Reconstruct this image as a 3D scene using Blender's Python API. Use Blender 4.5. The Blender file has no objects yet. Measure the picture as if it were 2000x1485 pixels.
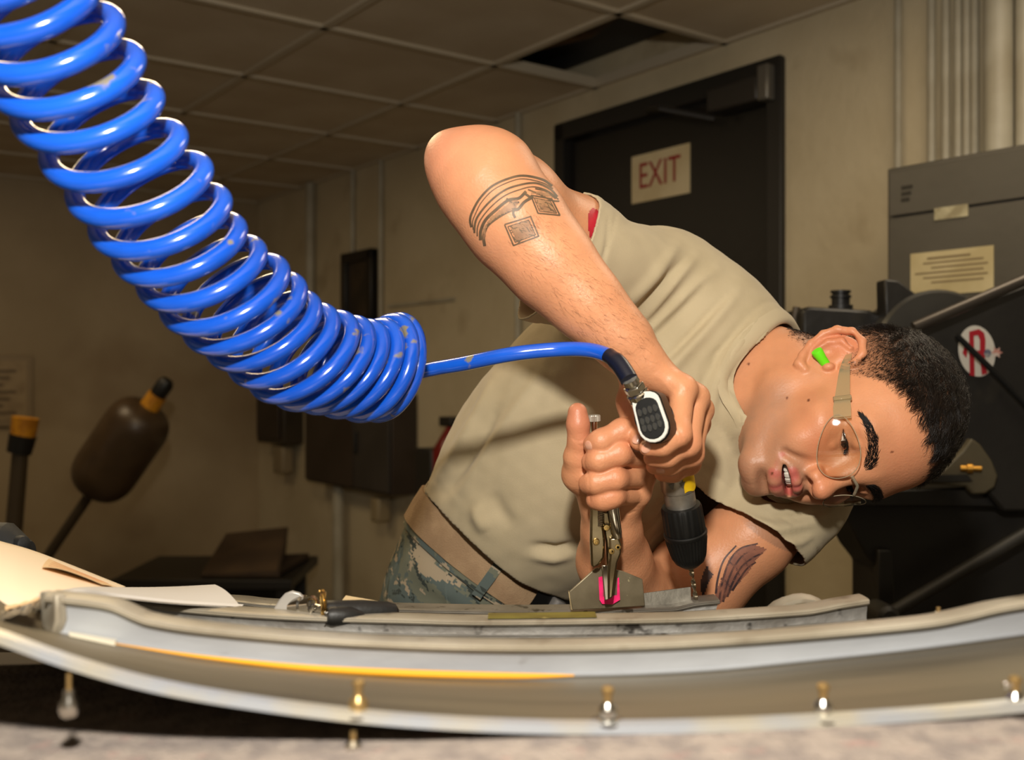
import bpy, bmesh, math, random
import numpy as np
from mathutils import Vector, Matrix
from mathutils.bvhtree import BVHTree
random.seed(5); np.random.seed(5)
S = bpy.context.scene
COL = S.collection
CZ = 1.2            # lens height above the floor
FPX = 2040.0        # focal length in pixels of the 2000 px wide frame

# ------------------------------------------------------------------ camera, world, lights, exposure
cam_d = bpy.data.cameras.new('camera'); cam = bpy.data.objects.new('camera', cam_d); COL.objects.link(cam)
cam.location = (0, 0, CZ); cam.rotation_euler = (math.pi/2, 0, 0)
cam_d.sensor_width = 36; cam_d.lens = 36*FPX/2000; cam_d.clip_start = .02
cam_d.dof.use_dof = True; cam_d.dof.focus_distance = 1.04; cam_d.dof.aperture_fstop = 5.8
S.camera = cam
w = bpy.data.worlds.new('room_ambient'); S.world = w; w.use_nodes = True
w.node_tree.nodes['Background'].inputs[0].default_value = (1, .80, .55, 1)
w.node_tree.nodes['Background'].inputs[1].default_value = .12
def light(name, typ, loc, power, color, size=.1, aim=None, sizey=None):
    d = bpy.data.lights.new(name, typ); o = bpy.data.objects.new(name, d); COL.objects.link(o)
    o.location = loc; d.energy = power; d.color = color
    if typ == 'AREA':
        d.shape = 'RECTANGLE'; d.size = size; d.size_y = sizey or size
    else: d.shadow_soft_size = size
    if aim is not None: o.rotation_euler = (Vector(aim)-Vector(loc)).to_track_quat('-Z', 'Y').to_euler()
    return o
light('camera_flash', 'POINT', (-.03, .02, CZ+.36), 44, (1, .94, .84), .035)
light('ceiling_lamp_back', 'AREA', (-.75, 2.1, CZ+1.01), 11, (1, .76, .44), .6, (-.75, 2.1, 0), .6)
light('ceiling_lamp_door', 'AREA', (1.0, 1.7, CZ+1.01), 6, (1, .84, .62), .6, (1.0, 1.7, 0), .6)
light('ceiling_lamp_far', 'AREA', (-2.0, 3.6, CZ+1.01), 6, (1, .76, .46), .6, (-2.0, 3.6, 0), .6)
S.view_settings.view_transform = 'Standard'; S.view_settings.look = 'None'
S.view_settings.gamma = 1; S.view_settings.use_curve_mapping = False
S.view_settings.exposure = .35

# ------------------------------------------------------------------ helpers
def lin(c):
    return tuple(((v/255)/12.92 if v <= 10 else (((v/255)+.055)/1.055)**2.4) for v in c)
def P(px, py, Y):
    'world point seen at photograph pixel px, py at depth Y'
    return Vector(((px-1000)/FPX*Y, Y, CZ-(py-742.5)/FPX*Y))
def mat(name, c, c2=None, scale=8, rough=.5, metal=0, bump=0, bscale=40, lo=.4, hi=.6, spec=.5, stretch=None, c3=None, s3=30, lo3=.62, hi3=.68, coat=0, rvar=0):
    m = bpy.data.materials.new(name); m.use_nodes = True
    N = m.node_tree.nodes; L = m.node_tree.links; b = N['Principled BSDF']
    b.inputs['Base Color'].default_value = (*lin(c), 1); b.inputs['Roughness'].default_value = rough
    b.inputs['Metallic'].default_value = metal; b.inputs['Specular IOR Level'].default_value = spec
    b.inputs['Coat Weight'].default_value = coat; b.inputs['Coat Roughness'].default_value = .08
    tc = N.new('ShaderNodeTexCoord'); vec = tc.outputs['Object']
    if stretch:
        mp = N.new('ShaderNodeMapping'); mp.inputs['Scale'].default_value = stretch; L.new(vec, mp.inputs[0]); vec = mp.outputs[0]
    def noise(s, det=4):
        n = N.new('ShaderNodeTexNoise'); n.inputs['Scale'].default_value = s; n.inputs['Detail'].default_value = det; L.new(vec, n.inputs['Vector']); return n
    def ramp(src, a, z):
        r = N.new('ShaderNodeMapRange'); r.inputs['From Min'].default_value = a; r.inputs['From Max'].default_value = z; L.new(src, r.inputs['Value']); return r.outputs[0]
    def mix(f, x, y):
        k = N.new('ShaderNodeMix'); k.data_type = 'RGBA'; L.new(f, k.inputs[0])
        for i, v in ((6, x), (7, y)):
            if isinstance(v, tuple): k.inputs[i].default_value = (*lin(v), 1)
            else: L.new(v, k.inputs[i])
        return k.outputs[2]
    col = None
    if c2:
        n1 = noise(scale); col = mix(ramp(n1.outputs['Fac'], lo, hi), c, c2)
    if c3:
        n3 = noise(s3, 3); col = mix(ramp(n3.outputs['Fac'], lo3, hi3), col if col else c, c3)
    if col: L.new(col, b.inputs['Base Color'])
    if rvar:
        nr = noise(scale*2); r = N.new('ShaderNodeMapRange'); r.inputs['To Min'].default_value = max(.03, rough-rvar); r.inputs['To Max'].default_value = rough+rvar
        L.new(nr.outputs['Fac'], r.inputs['Value']); L.new(r.outputs[0], b.inputs['Roughness'])
    if bump:
        n2 = noise(bscale, 5); bp = N.new('ShaderNodeBump'); bp.inputs['Strength'].default_value = bump; bp.inputs['Distance'].default_value = .01
        L.new(n2.outputs['Fac'], bp.inputs['Height']); L.new(bp.outputs[0], b.inputs['Normal'])
    return m

def wloc(o):
    v = Vector((0, 0, 0))
    while o is not None: v = v+o.location; o = o.parent
    return v
def thing(name, label, cat, loc, group=None):
    o = bpy.data.objects.new(name, None); COL.objects.link(o); o.location = loc; o.empty_display_size = .05
    return tag(o, label, cat, group)
def tag(o, label=None, cat=None, group=None, kind=None):
    for k, v in (('label', label), ('category', cat), ('group', group), ('kind', kind)):
        if v: o[k] = v
    return o
class MB:
    def __init__(s): s.v = []; s.f = []
    def add(s, vs, fs):
        n = len(s.v); s.v += [Vector(p) for p in vs]; s.f += [tuple(i+n for i in q) for q in fs]; return s
    def box(s, c, size, ax=None):
        'centre, size, optional three axes'
        ax = ax or (Vector((1, 0, 0)), Vector((0, 1, 0)), Vector((0, 0, 1))); c = Vector(c)
        vs = [c+ax[0]*(size[0]/2*i)+ax[1]*(size[1]/2*j)+ax[2]*(size[2]/2*k) for i in (-1, 1) for j in (-1, 1) for k in (-1, 1)]
        return s.add(vs, [(0, 1, 3, 2), (4, 6, 7, 5), (0, 4, 5, 1), (2, 3, 7, 6), (0, 2, 6, 4), (1, 5, 7, 3)])
    def lathe(s, p0, axis, prof, n=32, ref=None, sx=1, sy=1):
        'profile of (distance along axis, radius)'
        axis = Vector(axis).normalized(); p0 = Vector(p0)
        e1 = Vector(ref) if ref is not None else axis.orthogonal()
        e1 = (e1-axis*e1.dot(axis)).normalized(); e2 = axis.cross(e1)
        vs = []; fs = []
        for (h, r) in prof:
            for k in range(n):
                a = 2*math.pi*k/n; vs.append(p0+axis*h+e1*(r*sx*math.cos(a))+e2*(r*sy*math.sin(a)))
        for i in range(len(prof)-1):
            for k in range(n):
                k2 = (k+1) % n; fs.append((i*n+k, i*n+k2, (i+1)*n+k2, (i+1)*n+k))
        fs.append(tuple(range(n-1, -1, -1))); fs.append(tuple((len(prof)-1)*n+k for k in range(n)))
        return s.add(vs, fs)
    def cyl(s, a, b, r, r2=None, n=20):
        a = Vector(a); b = Vector(b); r2 = r if r2 is None else r2
        return s.lathe(a, b-a, [(0, r), ((b-a).length, r2)], n)
    def tube(s, pts, r, n=10, closed=False):
        pts = [Vector(p) for p in pts]; m = len(pts); rr = r if hasattr(r, '__len__') else [r]*m
        T = []
        for i in range(m):
            a = pts[i-1] if (i > 0 or closed) else pts[0]; b = pts[(i+1) % m] if (i < m-1 or closed) else pts[-1]; T.append((b-a).normalized())
        e = T[0].orthogonal().normalized(); vs = []; fs = []
        for i in range(m):
            e = (e-T[i]*e.dot(T[i])).normalized(); g = T[i].cross(e)
            for k in range(n):
                a = 2*math.pi*k/n; vs.append(pts[i]+e*(rr[i]*math.cos(a))+g*(rr[i]*math.sin(a)))
        for i in range(m if closed else m-1):
            j = (i+1) % m
            for k in range(n):
                k2 = (k+1) % n; fs.append((i*n+k, i*n+k2, j*n+k2, j*n+k))
        if not closed: fs.append(tuple(range(n-1, -1, -1))); fs.append(tuple((m-1)*n+k for k in range(n)))
        return s.add(vs, fs)
    def prism(s, outline, d):
        'closed outline of points pushed along vector d'
        o = [Vector(p) for p in outline]; n = len(o); d = Vector(d)
        return s.add(o+[p+d for p in o], [tuple(range(n)), tuple(range(2*n-1, n-1, -1))]+[(i, i+n, (i+1) % n+n, (i+1) % n) for i in range(n)])
    def grid(s, rows, thick=None):
        'rows of equal length; thick: vector for the other face'
        R = [[Vector(p) for p in r] for r in rows]; m = len(R); n = len(R[0])
        vs = [p for r in R for p in r]
        fs = [(i*n+j, i*n+j+1, (i+1)*n+j+1, (i+1)*n+j) for i in range(m-1) for j in range(n-1)]
        if thick is not None:
            t = Vector(thick); k = m*n; vs += [p+t for p in vs]; fs += [tuple(q+k for q in reversed(f)) for f in fs]
            rim = [i for i in range(n)]+[i*n+n-1 for i in range(1, m)]+[(m-1)*n+j for j in range(n-2, -1, -1)]+[i*n for i in range(m-2, 0, -1)]
            for a, b in zip(rim, rim[1:]+rim[:1]): fs.append((b, a, a+k, b+k))
        return s.add(vs, fs)
    def build(s, name, m, parent=None, bevel=0, sharp=35, seg=2):
        me = bpy.data.meshes.new(name)
        vs = np.array([tuple(p) for p in s.v]); c = Vector((vs.max(0)+vs.min(0))/2)
        me.from_pydata([tuple(p-c) for p in s.v], [], s.f)
        bm = bmesh.new(); bm.from_mesh(me); bmesh.ops.recalc_face_normals(bm, faces=bm.faces)
        for f in bm.faces: f.smooth = True
        for e in bm.edges:
            e.smooth = not (len(e.link_faces) == 2 and e.calc_face_angle(0) > math.radians(sharp))
        bm.to_mesh(me); bm.free(); me.materials.append(m)
        o = bpy.data.objects.new(name, me); COL.objects.link(o)
        o.location = c-(wloc(parent) if parent else Vector((0, 0, 0))); o.parent = parent
        if bevel:
            b = o.modifiers.new('bevel', 'BEVEL'); b.width = bevel; b.segments = seg; b.limit_method = 'ANGLE'; b.angle_limit = .6; b.harden_normals = False
        return o
def spline(pts, n):
    'Catmull-Rom through points (any dimension) to n samples'
    p = np.array([tuple(q) for q in pts], float); p = np.vstack([2*p[0]-p[1], p, 2*p[-1]-p[-2]])
    t = np.linspace(0, len(pts)-1, n); i = np.minimum(t.astype(int), len(pts)-2); u = (t-i)[:, None]
    a, b, c, d = p[i], p[i+1], p[i+2], p[i+3]
    return .5*(2*b+(c-a)*u+(2*a-5*b+4*c-d)*u*u+(3*b-a-3*c+d)*u**3)
def text(body, size, m, name, parent, loc, right, up, sx=1, sy=1, depth=.0006):
    cu = bpy.data.curves.new(name, 'FONT'); cu.body = body; cu.size = size; cu.align_x = 'CENTER'; cu.align_y = 'CENTER'; cu.extrude = depth
    t = bpy.data.objects.new(name, cu); COL.objects.link(t); dg = bpy.context.evaluated_depsgraph_get()
    me = bpy.data.meshes.new_from_object(t.evaluated_get(dg)); bpy.data.objects.remove(t)
    right = Vector(right).normalized(); up = Vector(up).normalized(); nrm = right.cross(up)
    for v in me.vertices:
        c = v.co; v.co = right*(c.x*sx)+up*(c.y*sy)+nrm*c.z
    me.materials.clear(); me.materials.append(m)
    o = bpy.data.objects.new(name, me); COL.objects.link(o); o.parent = parent; o.location = Vector(loc)-(wloc(parent) if parent else Vector((0, 0, 0)))
    return o

# ------------------------------------------------------------------ room (u along the ceiling grid to the right wall, v along the right wall)
A_ = Vector((math.cos(math.radians(36.5)), math.sin(math.radians(36.5)), 0)); B_ = Vector((-A_.y, A_.x, 0)); Z_ = Vector((0, 0, 1))
U0, V0, CEIL = 2.43, 5.76, 1.03
def W(u, v, z): return A_*u+B_*v+Z_*(CZ+z)          # z measured from the lens height
def wv(px, u=U0): s = (px-1000)/FPX; return (u*A_.x-s*u*A_.y)/(-B_.x+s*B_.y)   # v of the plane u seen at pixel column px
def wu(px, v=V0): s = (px-1000)/FPX; return (v*B_.x-s*v*B_.y)/(s*A_.y-A_.x)
def zat(py, u, v): return -(py-742.5)/FPX*W(u, v, 0).y
AX = (A_, B_, Z_)
def wbox(mb, u0, u1, v0, v1, z0, z1): return mb.box(W((u0+u1)/2, (v0+v1)/2, (z0+z1)/2), (abs(u1-u0), abs(v1-v0), abs(z1-z0)), AX)
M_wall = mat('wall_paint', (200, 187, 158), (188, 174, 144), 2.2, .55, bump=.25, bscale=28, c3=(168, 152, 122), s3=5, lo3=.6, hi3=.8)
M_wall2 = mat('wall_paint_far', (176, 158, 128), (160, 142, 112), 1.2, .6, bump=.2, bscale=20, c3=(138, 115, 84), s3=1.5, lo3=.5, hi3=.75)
M_tile = mat('ceiling_tile', (206, 192, 168), (196, 180, 154), 3, .9, bump=.35, bscale=160)
M_tbar = mat('ceiling_grid', (190, 178, 156), rough=.5)
M_dark = mat('dark_paint', (25, 22, 19), (21, 19, 16), 3, .45, bump=.1, bscale=30)
M_frame = mat('door_frame_paint', (34, 32, 30), rough=.45)
M_conduit = mat('painted_conduit', (176, 170, 152), (160, 152, 132), 6, .45)
M_floor = mat('floor_concrete', (110, 100, 86), (92, 84, 72), 3, .7, bump=.1)
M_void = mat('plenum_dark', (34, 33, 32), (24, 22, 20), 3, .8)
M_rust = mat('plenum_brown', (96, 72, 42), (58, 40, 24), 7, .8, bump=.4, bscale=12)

dv0, dv1, dtop = wv(1531), wv(1091), .935
fl = tag(wbox(MB(), -4.5, U0, -2, V0, -CZ-.1, -CZ).build('floor', M_floor), kind='structure')
wr = MB()
wbox(wr, U0, U0+.15, -2, dv0, -CZ, CEIL+.6); wbox(wr, U0, U0+.15, dv1, V0+.15, -CZ, CEIL+.6); wbox(wr, U0, U0+.15, dv0, dv1, dtop, CEIL+.6)
wall_r = tag(wr.build('wall_right', M_wall), kind='structure')
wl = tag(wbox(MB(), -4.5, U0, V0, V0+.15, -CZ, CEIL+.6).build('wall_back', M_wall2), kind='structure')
# ceiling: grid of tee bars, one tile each, one tile missing by the door
us = [1.375+.61*k for k in range(-9, 2)]+[U0]; vs_ = [2.78+.6*k for k in range(-5, 5)]+[V0]
g = MB()
for u in us[:-1]: wbox(g, u-.012, u+.012, vs_[0], V0, CEIL-.004, CEIL+.03)
for v in vs_[:-1]: wbox(g, us[0], U0, v-.012, v+.012, CEIL-.004, CEIL+.03)
wbox(g, U0-.02, U0, vs_[0], V0, CEIL-.004, CEIL+.03); wbox(g, us[0], U0, V0-.02, V0, CEIL-.004, CEIL+.03)
ceil = tag(g.build('ceiling', M_tbar), kind='structure')
tiles = {}
for i in range(len(us)-1):
    for j in range(len(vs_)-1):
        if abs(us[i]-1.985) < .01 and abs(vs_[j]-2.18) < .01: continue
        key = (round(us[i+1]-us[i], 3), round(vs_[j+1]-vs_[j], 3)); c = W((us[i]+us[i+1])/2, (vs_[j]+vs_[j+1])/2, CEIL+.014)
        if key not in tiles:
            t = MB(); t.box((0, 0, 0), (key[0]-.012, key[1]-.012, .016), AX); tiles[key] = t.build('ceiling_tile', M_tile, ceil); t = tiles[key]
        else: t = tiles[key].copy(); COL.objects.link(t)
        t.location = c-wloc(ceil)
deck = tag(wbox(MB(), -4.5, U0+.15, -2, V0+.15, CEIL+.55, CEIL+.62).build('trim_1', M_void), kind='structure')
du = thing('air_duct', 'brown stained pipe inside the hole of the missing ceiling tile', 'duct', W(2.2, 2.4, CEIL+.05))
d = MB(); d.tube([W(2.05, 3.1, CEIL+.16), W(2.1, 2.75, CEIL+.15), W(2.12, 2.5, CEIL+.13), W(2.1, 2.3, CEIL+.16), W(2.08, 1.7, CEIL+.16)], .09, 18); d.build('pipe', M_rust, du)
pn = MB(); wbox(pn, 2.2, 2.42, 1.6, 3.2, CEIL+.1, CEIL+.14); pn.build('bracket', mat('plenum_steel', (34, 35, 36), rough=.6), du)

# door with frame, closer and sign
DU = U0+.02
fr = MB()
wbox(fr, U0-.02, U0+.12, dv0-.005, dv0+.05, -CZ, dtop); wbox(fr, U0-.02, U0+.12, dv1-.05, dv1+.005, -CZ, dtop); wbox(fr, U0-.02, U0+.12, dv0, dv1, dtop-.06, dtop+.005)
door_frame = tag(fr.build('trim_2', M_frame, bevel=.004), kind='structure')
dr = MB(); wbox(dr, DU, DU+.045, dv0+.055, dv1-.055, -CZ+.01, dtop-.066); door = tag(dr.build('door_1', M_dark, bevel=.003), kind='structure')
h = MB()
for z in (.55, -.2, -.95): h.cyl(W(DU-.008, dv0+.052, z-.06), W(DU-.008, dv0+.052, z+.06), .009, n=10)
h.build('hinge', mat('hinge_steel', (150, 138, 115), rough=.4, metal=.6), door)
k = MB(); k.lathe(W(DU, dv1-.13, -.25), -A_, [(0, .03), (.01, .03), (.012, .012), (.04, .012), (.045, .028), (.07, .026), (.075, .01)], 20); k.build('door_handle', mat('handle_steel', (150, 140, 120), rough=.3, metal=1), door)
cl = thing('door_closer', 'dark door closer with silver end cap at the top of the grey door', 'door closer', W(DU-.03, dv0+.2, .78))
cv0, cv1 = wv(1478, DU-.07), wv(1378, DU-.07)
b = MB(); wbox(b, DU-.07, DU, cv0, cv1, zat(222, DU-.07, cv1), zat(175, DU-.07, cv1)); b.build('body', mat('closer_body', (50, 46, 42), rough=.4), cl, bevel=.008)
b = MB(); wbox(b, DU-.072, DU-.002, cv0-.04, cv0, zat(222, DU-.07, cv1)-.005, zat(172, DU-.07, cv1)+.02); b.build('end_cap', mat('closer_cap', (120, 116, 108), rough=.35, metal=.5), cl, bevel=.006)
b = MB(); b.tube([W(DU-.05, dv0+.24, .80), W(DU-.16, dv0+.36, .84), W(U0-.06, dv0+.5, .875)], .010, 8); b.build('arm', M_frame, cl)
sg = thing('exit_sign', 'cream sign with red EXIT lettering on the dark door', 'sign', W(DU-.002, 2.485, .68))
b = MB(); wbox(b, DU-.004, DU-.0005, 2.35, 2.62, .60, .76); b.build('plate', mat('sign_plate', (215, 200, 165), (205, 188, 150), 10, .5), sg)
text('EXIT', .13, mat('sign_red', (150, 22, 34), rough=.5), 'lettering', sg, W(DU-.0052, 2.487, .683), -B_, Z_, sx=.74, sy=.95)

# conduits and fittings on the right wall
def conduit(px, r, z0, z1, label, u=U0, group=None):
    v = wv(px, u-r); o = MB(); o.cyl(W(U0-r-.004, v, z0), W(U0-r-.004, v, z1), r, n=16)
    t = thing('conduit', label, 'conduit', W(U0-r, v, z0), group); o.build('pipe', M_conduit, t)
    return t
conduit(607, .024, -.3, CEIL, 'wide pale conduit on the far wall, left of the framed picture')
conduit(690, .011, -.05, CEIL, 'thin pale conduit rising behind the framed picture')
conduit(745, .011, -.1, CEIL, 'thin pale conduit along the right edge of the framed picture')
conduit(1013, .013, -.9, CEIL, 'pale conduit running up the wall beside the raised elbow')
conduit(1756, .010, -.9, CEIL, 'thin pale conduit alone on the wall between door and grey cabinet')
for q, px in enumerate((1821, 1849, 1873, 1890, 1906)):
    conduit(px, .0105, .46, CEIL, ['leftmost of the five thin conduits above the grey cabinet', 'second from left of the five thin conduits above the cabinet', 'middle one of the five thin conduits above the cabinet', 'fourth from left of the five thin conduits above the cabinet', 'rightmost of the five thin conduits, next to the fat pipe'][q], group='thin conduits above the cabinet')
conduit(1952, .034, .46, CEIL, 'fat white pipe rising above the grey cabinet')
conduit(2003, .02, .46, CEIL, 'pale pipe at the right picture edge beyond the fat pipe')
# horizontal joint line seen on the wall: thin surface raceway
rw = MB(); wbox(rw, U0-.012, U0, wv(890), wv(760), .335, .35); tag(rw.build('raceway', M_conduit), 'thin horizontal raceway on the wall right of the framed picture', 'raceway')
# framed picture
fp = thing('framed_picture', 'dark framed picture hung on the far wall above the electrical boxes', 'picture', W(U0, wv(712), .3))
v0_, v1_ = wv(742), wv(682)
z1_ = zat(492, U0, (v0_+v1_)/2); z0_ = zat(640, U0, (v0_+v1_)/2)
b = MB()
wbox(b, U0-.05, U0-.01, v0_, v1_, z1_-.05, z1_); wbox(b, U0-.05, U0-.01, v0_, v1_, z0_, z0_+.05); wbox(b, U0-.05, U0-.01, v0_, v0_+.05, z0_, z1_); wbox(b, U0-.05, U0-.01, v1_-.05, v1_, z0_, z1_)
b.build('frame', mat('black_frame', (22, 18, 14), rough=.35), fp, bevel=.004)
b = MB(); wbox(b, U0-.03, U0-.015, v0_+.04, v1_-.04, z0_+.04, z1_-.04); b.build('print', mat('dark_print', (60, 48, 34), (36, 30, 22), 6, .4), fp)
# electrical boxes
M_box = mat('box_brown', (56, 46, 38), (48, 38, 30), 4, .5)
eb = thing('electrical_box', 'large dark electrical box with two doors on the far wall under the blue coil', 'electrical box', W(U0-.1, wv(680), -.4))
v0_, v1_ = wv(762, U0-.14), wv(596, U0-.14); vm = wv(692, U0-.14); zt = zat(770, U0-.14, vm); zb = zat(957, U0-.14, vm)
b = MB(); wbox(b, U0-.13, U0, v0_, v1_, zb, zt); b.build('body', M_box, eb, bevel=.004)
b = MB(); wbox(b, U0-.145, U0-.132, vm+.006, v1_-.008, zb+.012, zt-.012); b.build('door', M_box, eb, bevel=.003)
b = MB(); wbox(b, U0-.145, U0-.132, v0_+.008, vm-.006, zb+.012, zt-.012); tag(b.build('door', mat('box_grey', (62, 58, 54), (54, 50, 46), 4, .5), eb, bevel=.003), 'greyer right door')
b = MB(); wbox(b, U0-.16, U0-.145, vm-.04, vm-.02, (zb+zt)/2-.05, (zb+zt)/2+.05); b.build('handle', M_frame, eb, bevel=.003)
b = MB(); b.cyl(W(U0-.06, wv(682), -CZ), W(U0-.06, wv(682), zb), .028, n=14); b.build('riser_pipe', M_conduit, eb)
b = MB(); wbox(b, U0-.1, U0-.03, wv(738, U0-.1), wv(722, U0-.1), zb-.14, zb-.03); b.build('pull_handle', mat('pale_handle', (150, 135, 105), rough=.5), eb, bevel=.012)
eb2 = thing('electrical_box', 'small dark switch box left of the larger electrical box', 'electrical box', W(U0-.1, wv(570), -.3))
v0_, v1_ = wv(594), wv(541); zt = zat(760, U0, v0_); zb = zat(868, U0, v0_)
b = MB(); wbox(b, U0-.12, U0, v0_, v1_, zb, zt); b.build('body', mat('box_olive', (60, 50, 36), (50, 42, 30), 4, .5), eb2, bevel=.01)
b = MB(); wbox(b, U0-.1, U0-.03, v0_+.06, v0_+.19, zb-.16, zb-.01); b.build('switch_handle', mat('pale_handle2', (140, 125, 98), rough=.5), eb2, bevel=.015)
b = MB(); wbox(b, U0-.135, U0-.12, v0_+.03, v1_-.03, zb+.03, zt-.03); b.build('cover', M_box, eb2, bevel=.004)
# extinguisher behind the man's back
fx = thing('fire_extinguisher', 'dark red fire extinguisher on the wall behind the man’s back', 'extinguisher', W(U0-.08, wv(878, U0-.08), -.4))
v = wv(884, U0-.1); zt = zat(818, U0, v)
b = MB(); b.lathe(W(U0-.1, v, zt-.55), Z_, [(0, .07), (.02, .085), (.42, .085), (.48, .05), (.52, .025)], 24); b.build('cylinder', mat('ext_red', (120, 22, 20), rough=.3), fx)
b = MB(); wbox(b, U0-.13, U0-.07, v-.03, v+.06, zt-.03, zt+.01); b.build('valve', M_frame, fx, bevel=.006)
b = MB(); wbox(b, U0-.19, U0-.01, v+.02, v+.15, zt-.5, zt-.12); b.build('bracket', M_frame, fx, bevel=.01)

# far left: padded rods, paper, boxes on the back wall side
M_rub = mat('dark_rubber', (74, 58, 40), (62, 48, 33), 6, .36, bump=.1, bscale=60)
M_yel = mat('yellow_collar', (200, 140, 30), (170, 112, 20), 20, .5)
M_blk = mat('black_plastic', (16, 16, 16), rough=.45)
M_rod = mat('grey_rod', (74, 64, 50), rough=.4, metal=.3)
Yk = 4.3
pr = thing('padded_rod', 'slanted rod with a fat dark padded body, yellow collar and black tip', 'padded rod', P(100, 1100, Yk))
a = P(203, 925, Yk); c = P(264, 836, Yk-.03); ax = (c-a).normalized(); Ln = (c-a).length; r = .132
b = MB(); b.lathe(a-ax*.10, ax, [(0, .03)]+[(.10-.12*math.cos(t)+.02, r*(.25+.75*math.sin(t)**.8)) for t in np.linspace(.15, math.pi/2, 8)]+[(Ln+.10+.11*math.sin(t), r*(.15+.85*math.cos(t)**.7)) for t in np.linspace(0, 1.45, 8)], 32); b.build('padded_body', M_rub, pr)
b = MB(); b.cyl(c+ax*.09, c+ax*.17, .042, .038); b.build('collar', M_yel, pr)
b = MB(); b.lathe(c+ax*.165, ax, [(0, .032), (.02, .034), (.06, .034), (.08, .024)], 20); b.build('tip', M_blk, pr)
foot = a-ax*.95; foot.z = .05
b = MB(); b.cyl(foot, a, .021, n=14); b.build('rod', M_rod, pr)
b = MB(); b.lathe((foot.x, foot.y, 0), Z_, [(0, .2), (.03, .2), (.06, .05)], 24); b.build('base', M_rub, pr)
pr2 = thing('padded_rod', 'thin grey rod with yellow top at the left picture edge', 'padded rod', P(10, 1080, 4.0))
b = MB(); b.cyl((P(0, 1100, 4.0).x, 4.0, 0), P(40, 880, 4.0), .035, .03, 14); b.build('rod', M_rod, pr2)
b = MB(); b.cyl(P(37, 885, 4.0), P(45, 850, 4.0), .045, .05); b.build('tip', M_blk, pr2)
b = MB(); b.cyl(P(44, 856, 4.0), P(50, 816, 4.0), .045, .05); b.build('collar', M_yel, pr2)
b = MB(); b.lathe((P(0, 1100, 4.0).x, 4.0, 0), Z_, [(0, .2), (.03, .2), (.06, .05)], 24); b.build('base', M_rub, pr2)
# notice on the back wall
u0_, u1_ = wu(-60), wu(62); 
nb = thing('notice_board', 'pale framed notice on the back wall at the left edge', 'notice', W((u0_+u1_)/2, V0, 0))
zt = zat(694, u1_, V0); zb = zat(832, u1_, V0)
b = MB(); wbox(b, u0_, u1_, V0-.03, V0, zb, zt); b.build('frame', mat('notice_frame', (150, 132, 104), rough=.5), nb, bevel=.004)
b = MB(); wbox(b, u0_+.02, u1_-.03, V0-.034, V0-.03, zb+.03, zt-.03); b.build('sheet', mat('notice_sheet', (168, 148, 116), (150, 130, 100), 14, .6), nb)
b = MB()
for q in range(7): wbox(b, u0_+.06, u1_-.08-.03*(q % 3), V0-.036, V0-.034, zt-.09-q*.035, zt-.075-q*.035)
tag(b.build('print_lines', mat('notice_ink', (110, 94, 72), rough=.6), nb), kind='stuff')
# brown carton with slanting lid and dark bench at the left back
M_carton = mat('carton_brown', (70, 54, 38), (58, 44, 30), 4, .8)
Yc = 4.4
cb = thing('carton', 'brown carton with a sloping top on the dark bench at the back', 'box', P(490, 1140, Yc))
fr_ = [P(392, 1122, Yc), P(540, 1115, Yc), P(540, 1127.5, Yc), P(392, 1127.5, Yc)]
b = MB(); bk = Vector((.05, .45, 0)); b.prism(fr_, bk); b.build('body', M_carton, cb, bevel=.004)
b = MB(); b.prism([P(392, 1122, Yc), P(540, 1115, Yc), P(558, 1030, Yc+.42), P(442, 1042, Yc+.42)], (0, .01, -.012)); b.build('lid', mat('carton_lid', (84, 66, 46), (70, 54, 38), 5, .8), cb)
b = MB(); b.prism([P(540, 1115, Yc), P(558, 1030, Yc+.42), P(548, 1127, Yc+.42), P(540, 1127, Yc)], (.012, 0, 0)); b.build('side_panel', M_carton, cb)
db = thing('back_bench', 'dark low bench along the back wall below the carton', 'bench', (P(400, 1160, Yc).x, Yc, 0))
xl, xr = P(225, 0, Yc).x, P(575, 0, Yc).x; zt = P(0, 1128, Yc).z
b = MB(); b.box(((xl+xr)/2, Yc+.24, zt-.02), (xr-xl, .6, .04)); b.build('top', M_dark, db, bevel=.004)
for x in (xl+.05, P(268, 0, Yc).x, xr-.05):
    b = MB(); b.box((x, Yc+.05, (zt-.04)/2), (.06, .06, zt-.04)); b.build('leg', M_frame, db)
b = MB(); b.box(((xl+xr)/2, Yc+.5, (zt-.04)/2), (xr-xl-.1, .03, zt-.1)); b.build('back_panel', M_dark, db)
# ------------------------------------------------------------------ grey cabinet and dark machine at the right
M_cab = mat('cabinet_grey', (84, 80, 72), (78, 74, 66), 3, .45, bump=.05)
CU = 2.17
cv1 = wv(1733, CU); cz1 = zat(330, CU, cv1)
cab = thing('electrical_cabinet', 'large grey electrical cabinet with a label plate and yellowed notice', 'cabinet', W(CU+.1, cv1-.4, 0))
b = MB(); wbox(b, CU, U0-.002, cv1-1.1, cv1, -.2, cz1); b.build('body', M_cab, cab, bevel=.004)
b = MB(); wbox(b, CU-.012, CU-.001, cv1-1.09, cv1-.012, cz1-.115, cz1-.012); b.build('top_panel', M_cab, cab, bevel=.002)
b = MB(); wbox(b, CU-.014, CU-.001, cv1-1.09, cv1-.012, -.19, cz1-.12); b.build('door', M_cab, cab, bevel=.003)
b = MB(); wbox(b, CU-.03, CU-.012, wv(1985, CU), wv(1975, CU), .0, .06); b.build('latch', M_frame, cab, bevel=.003)
va, vb = wv(1898, CU), wv(1833, CU); z = zat(416, CU, (va+vb)/2)
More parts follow.
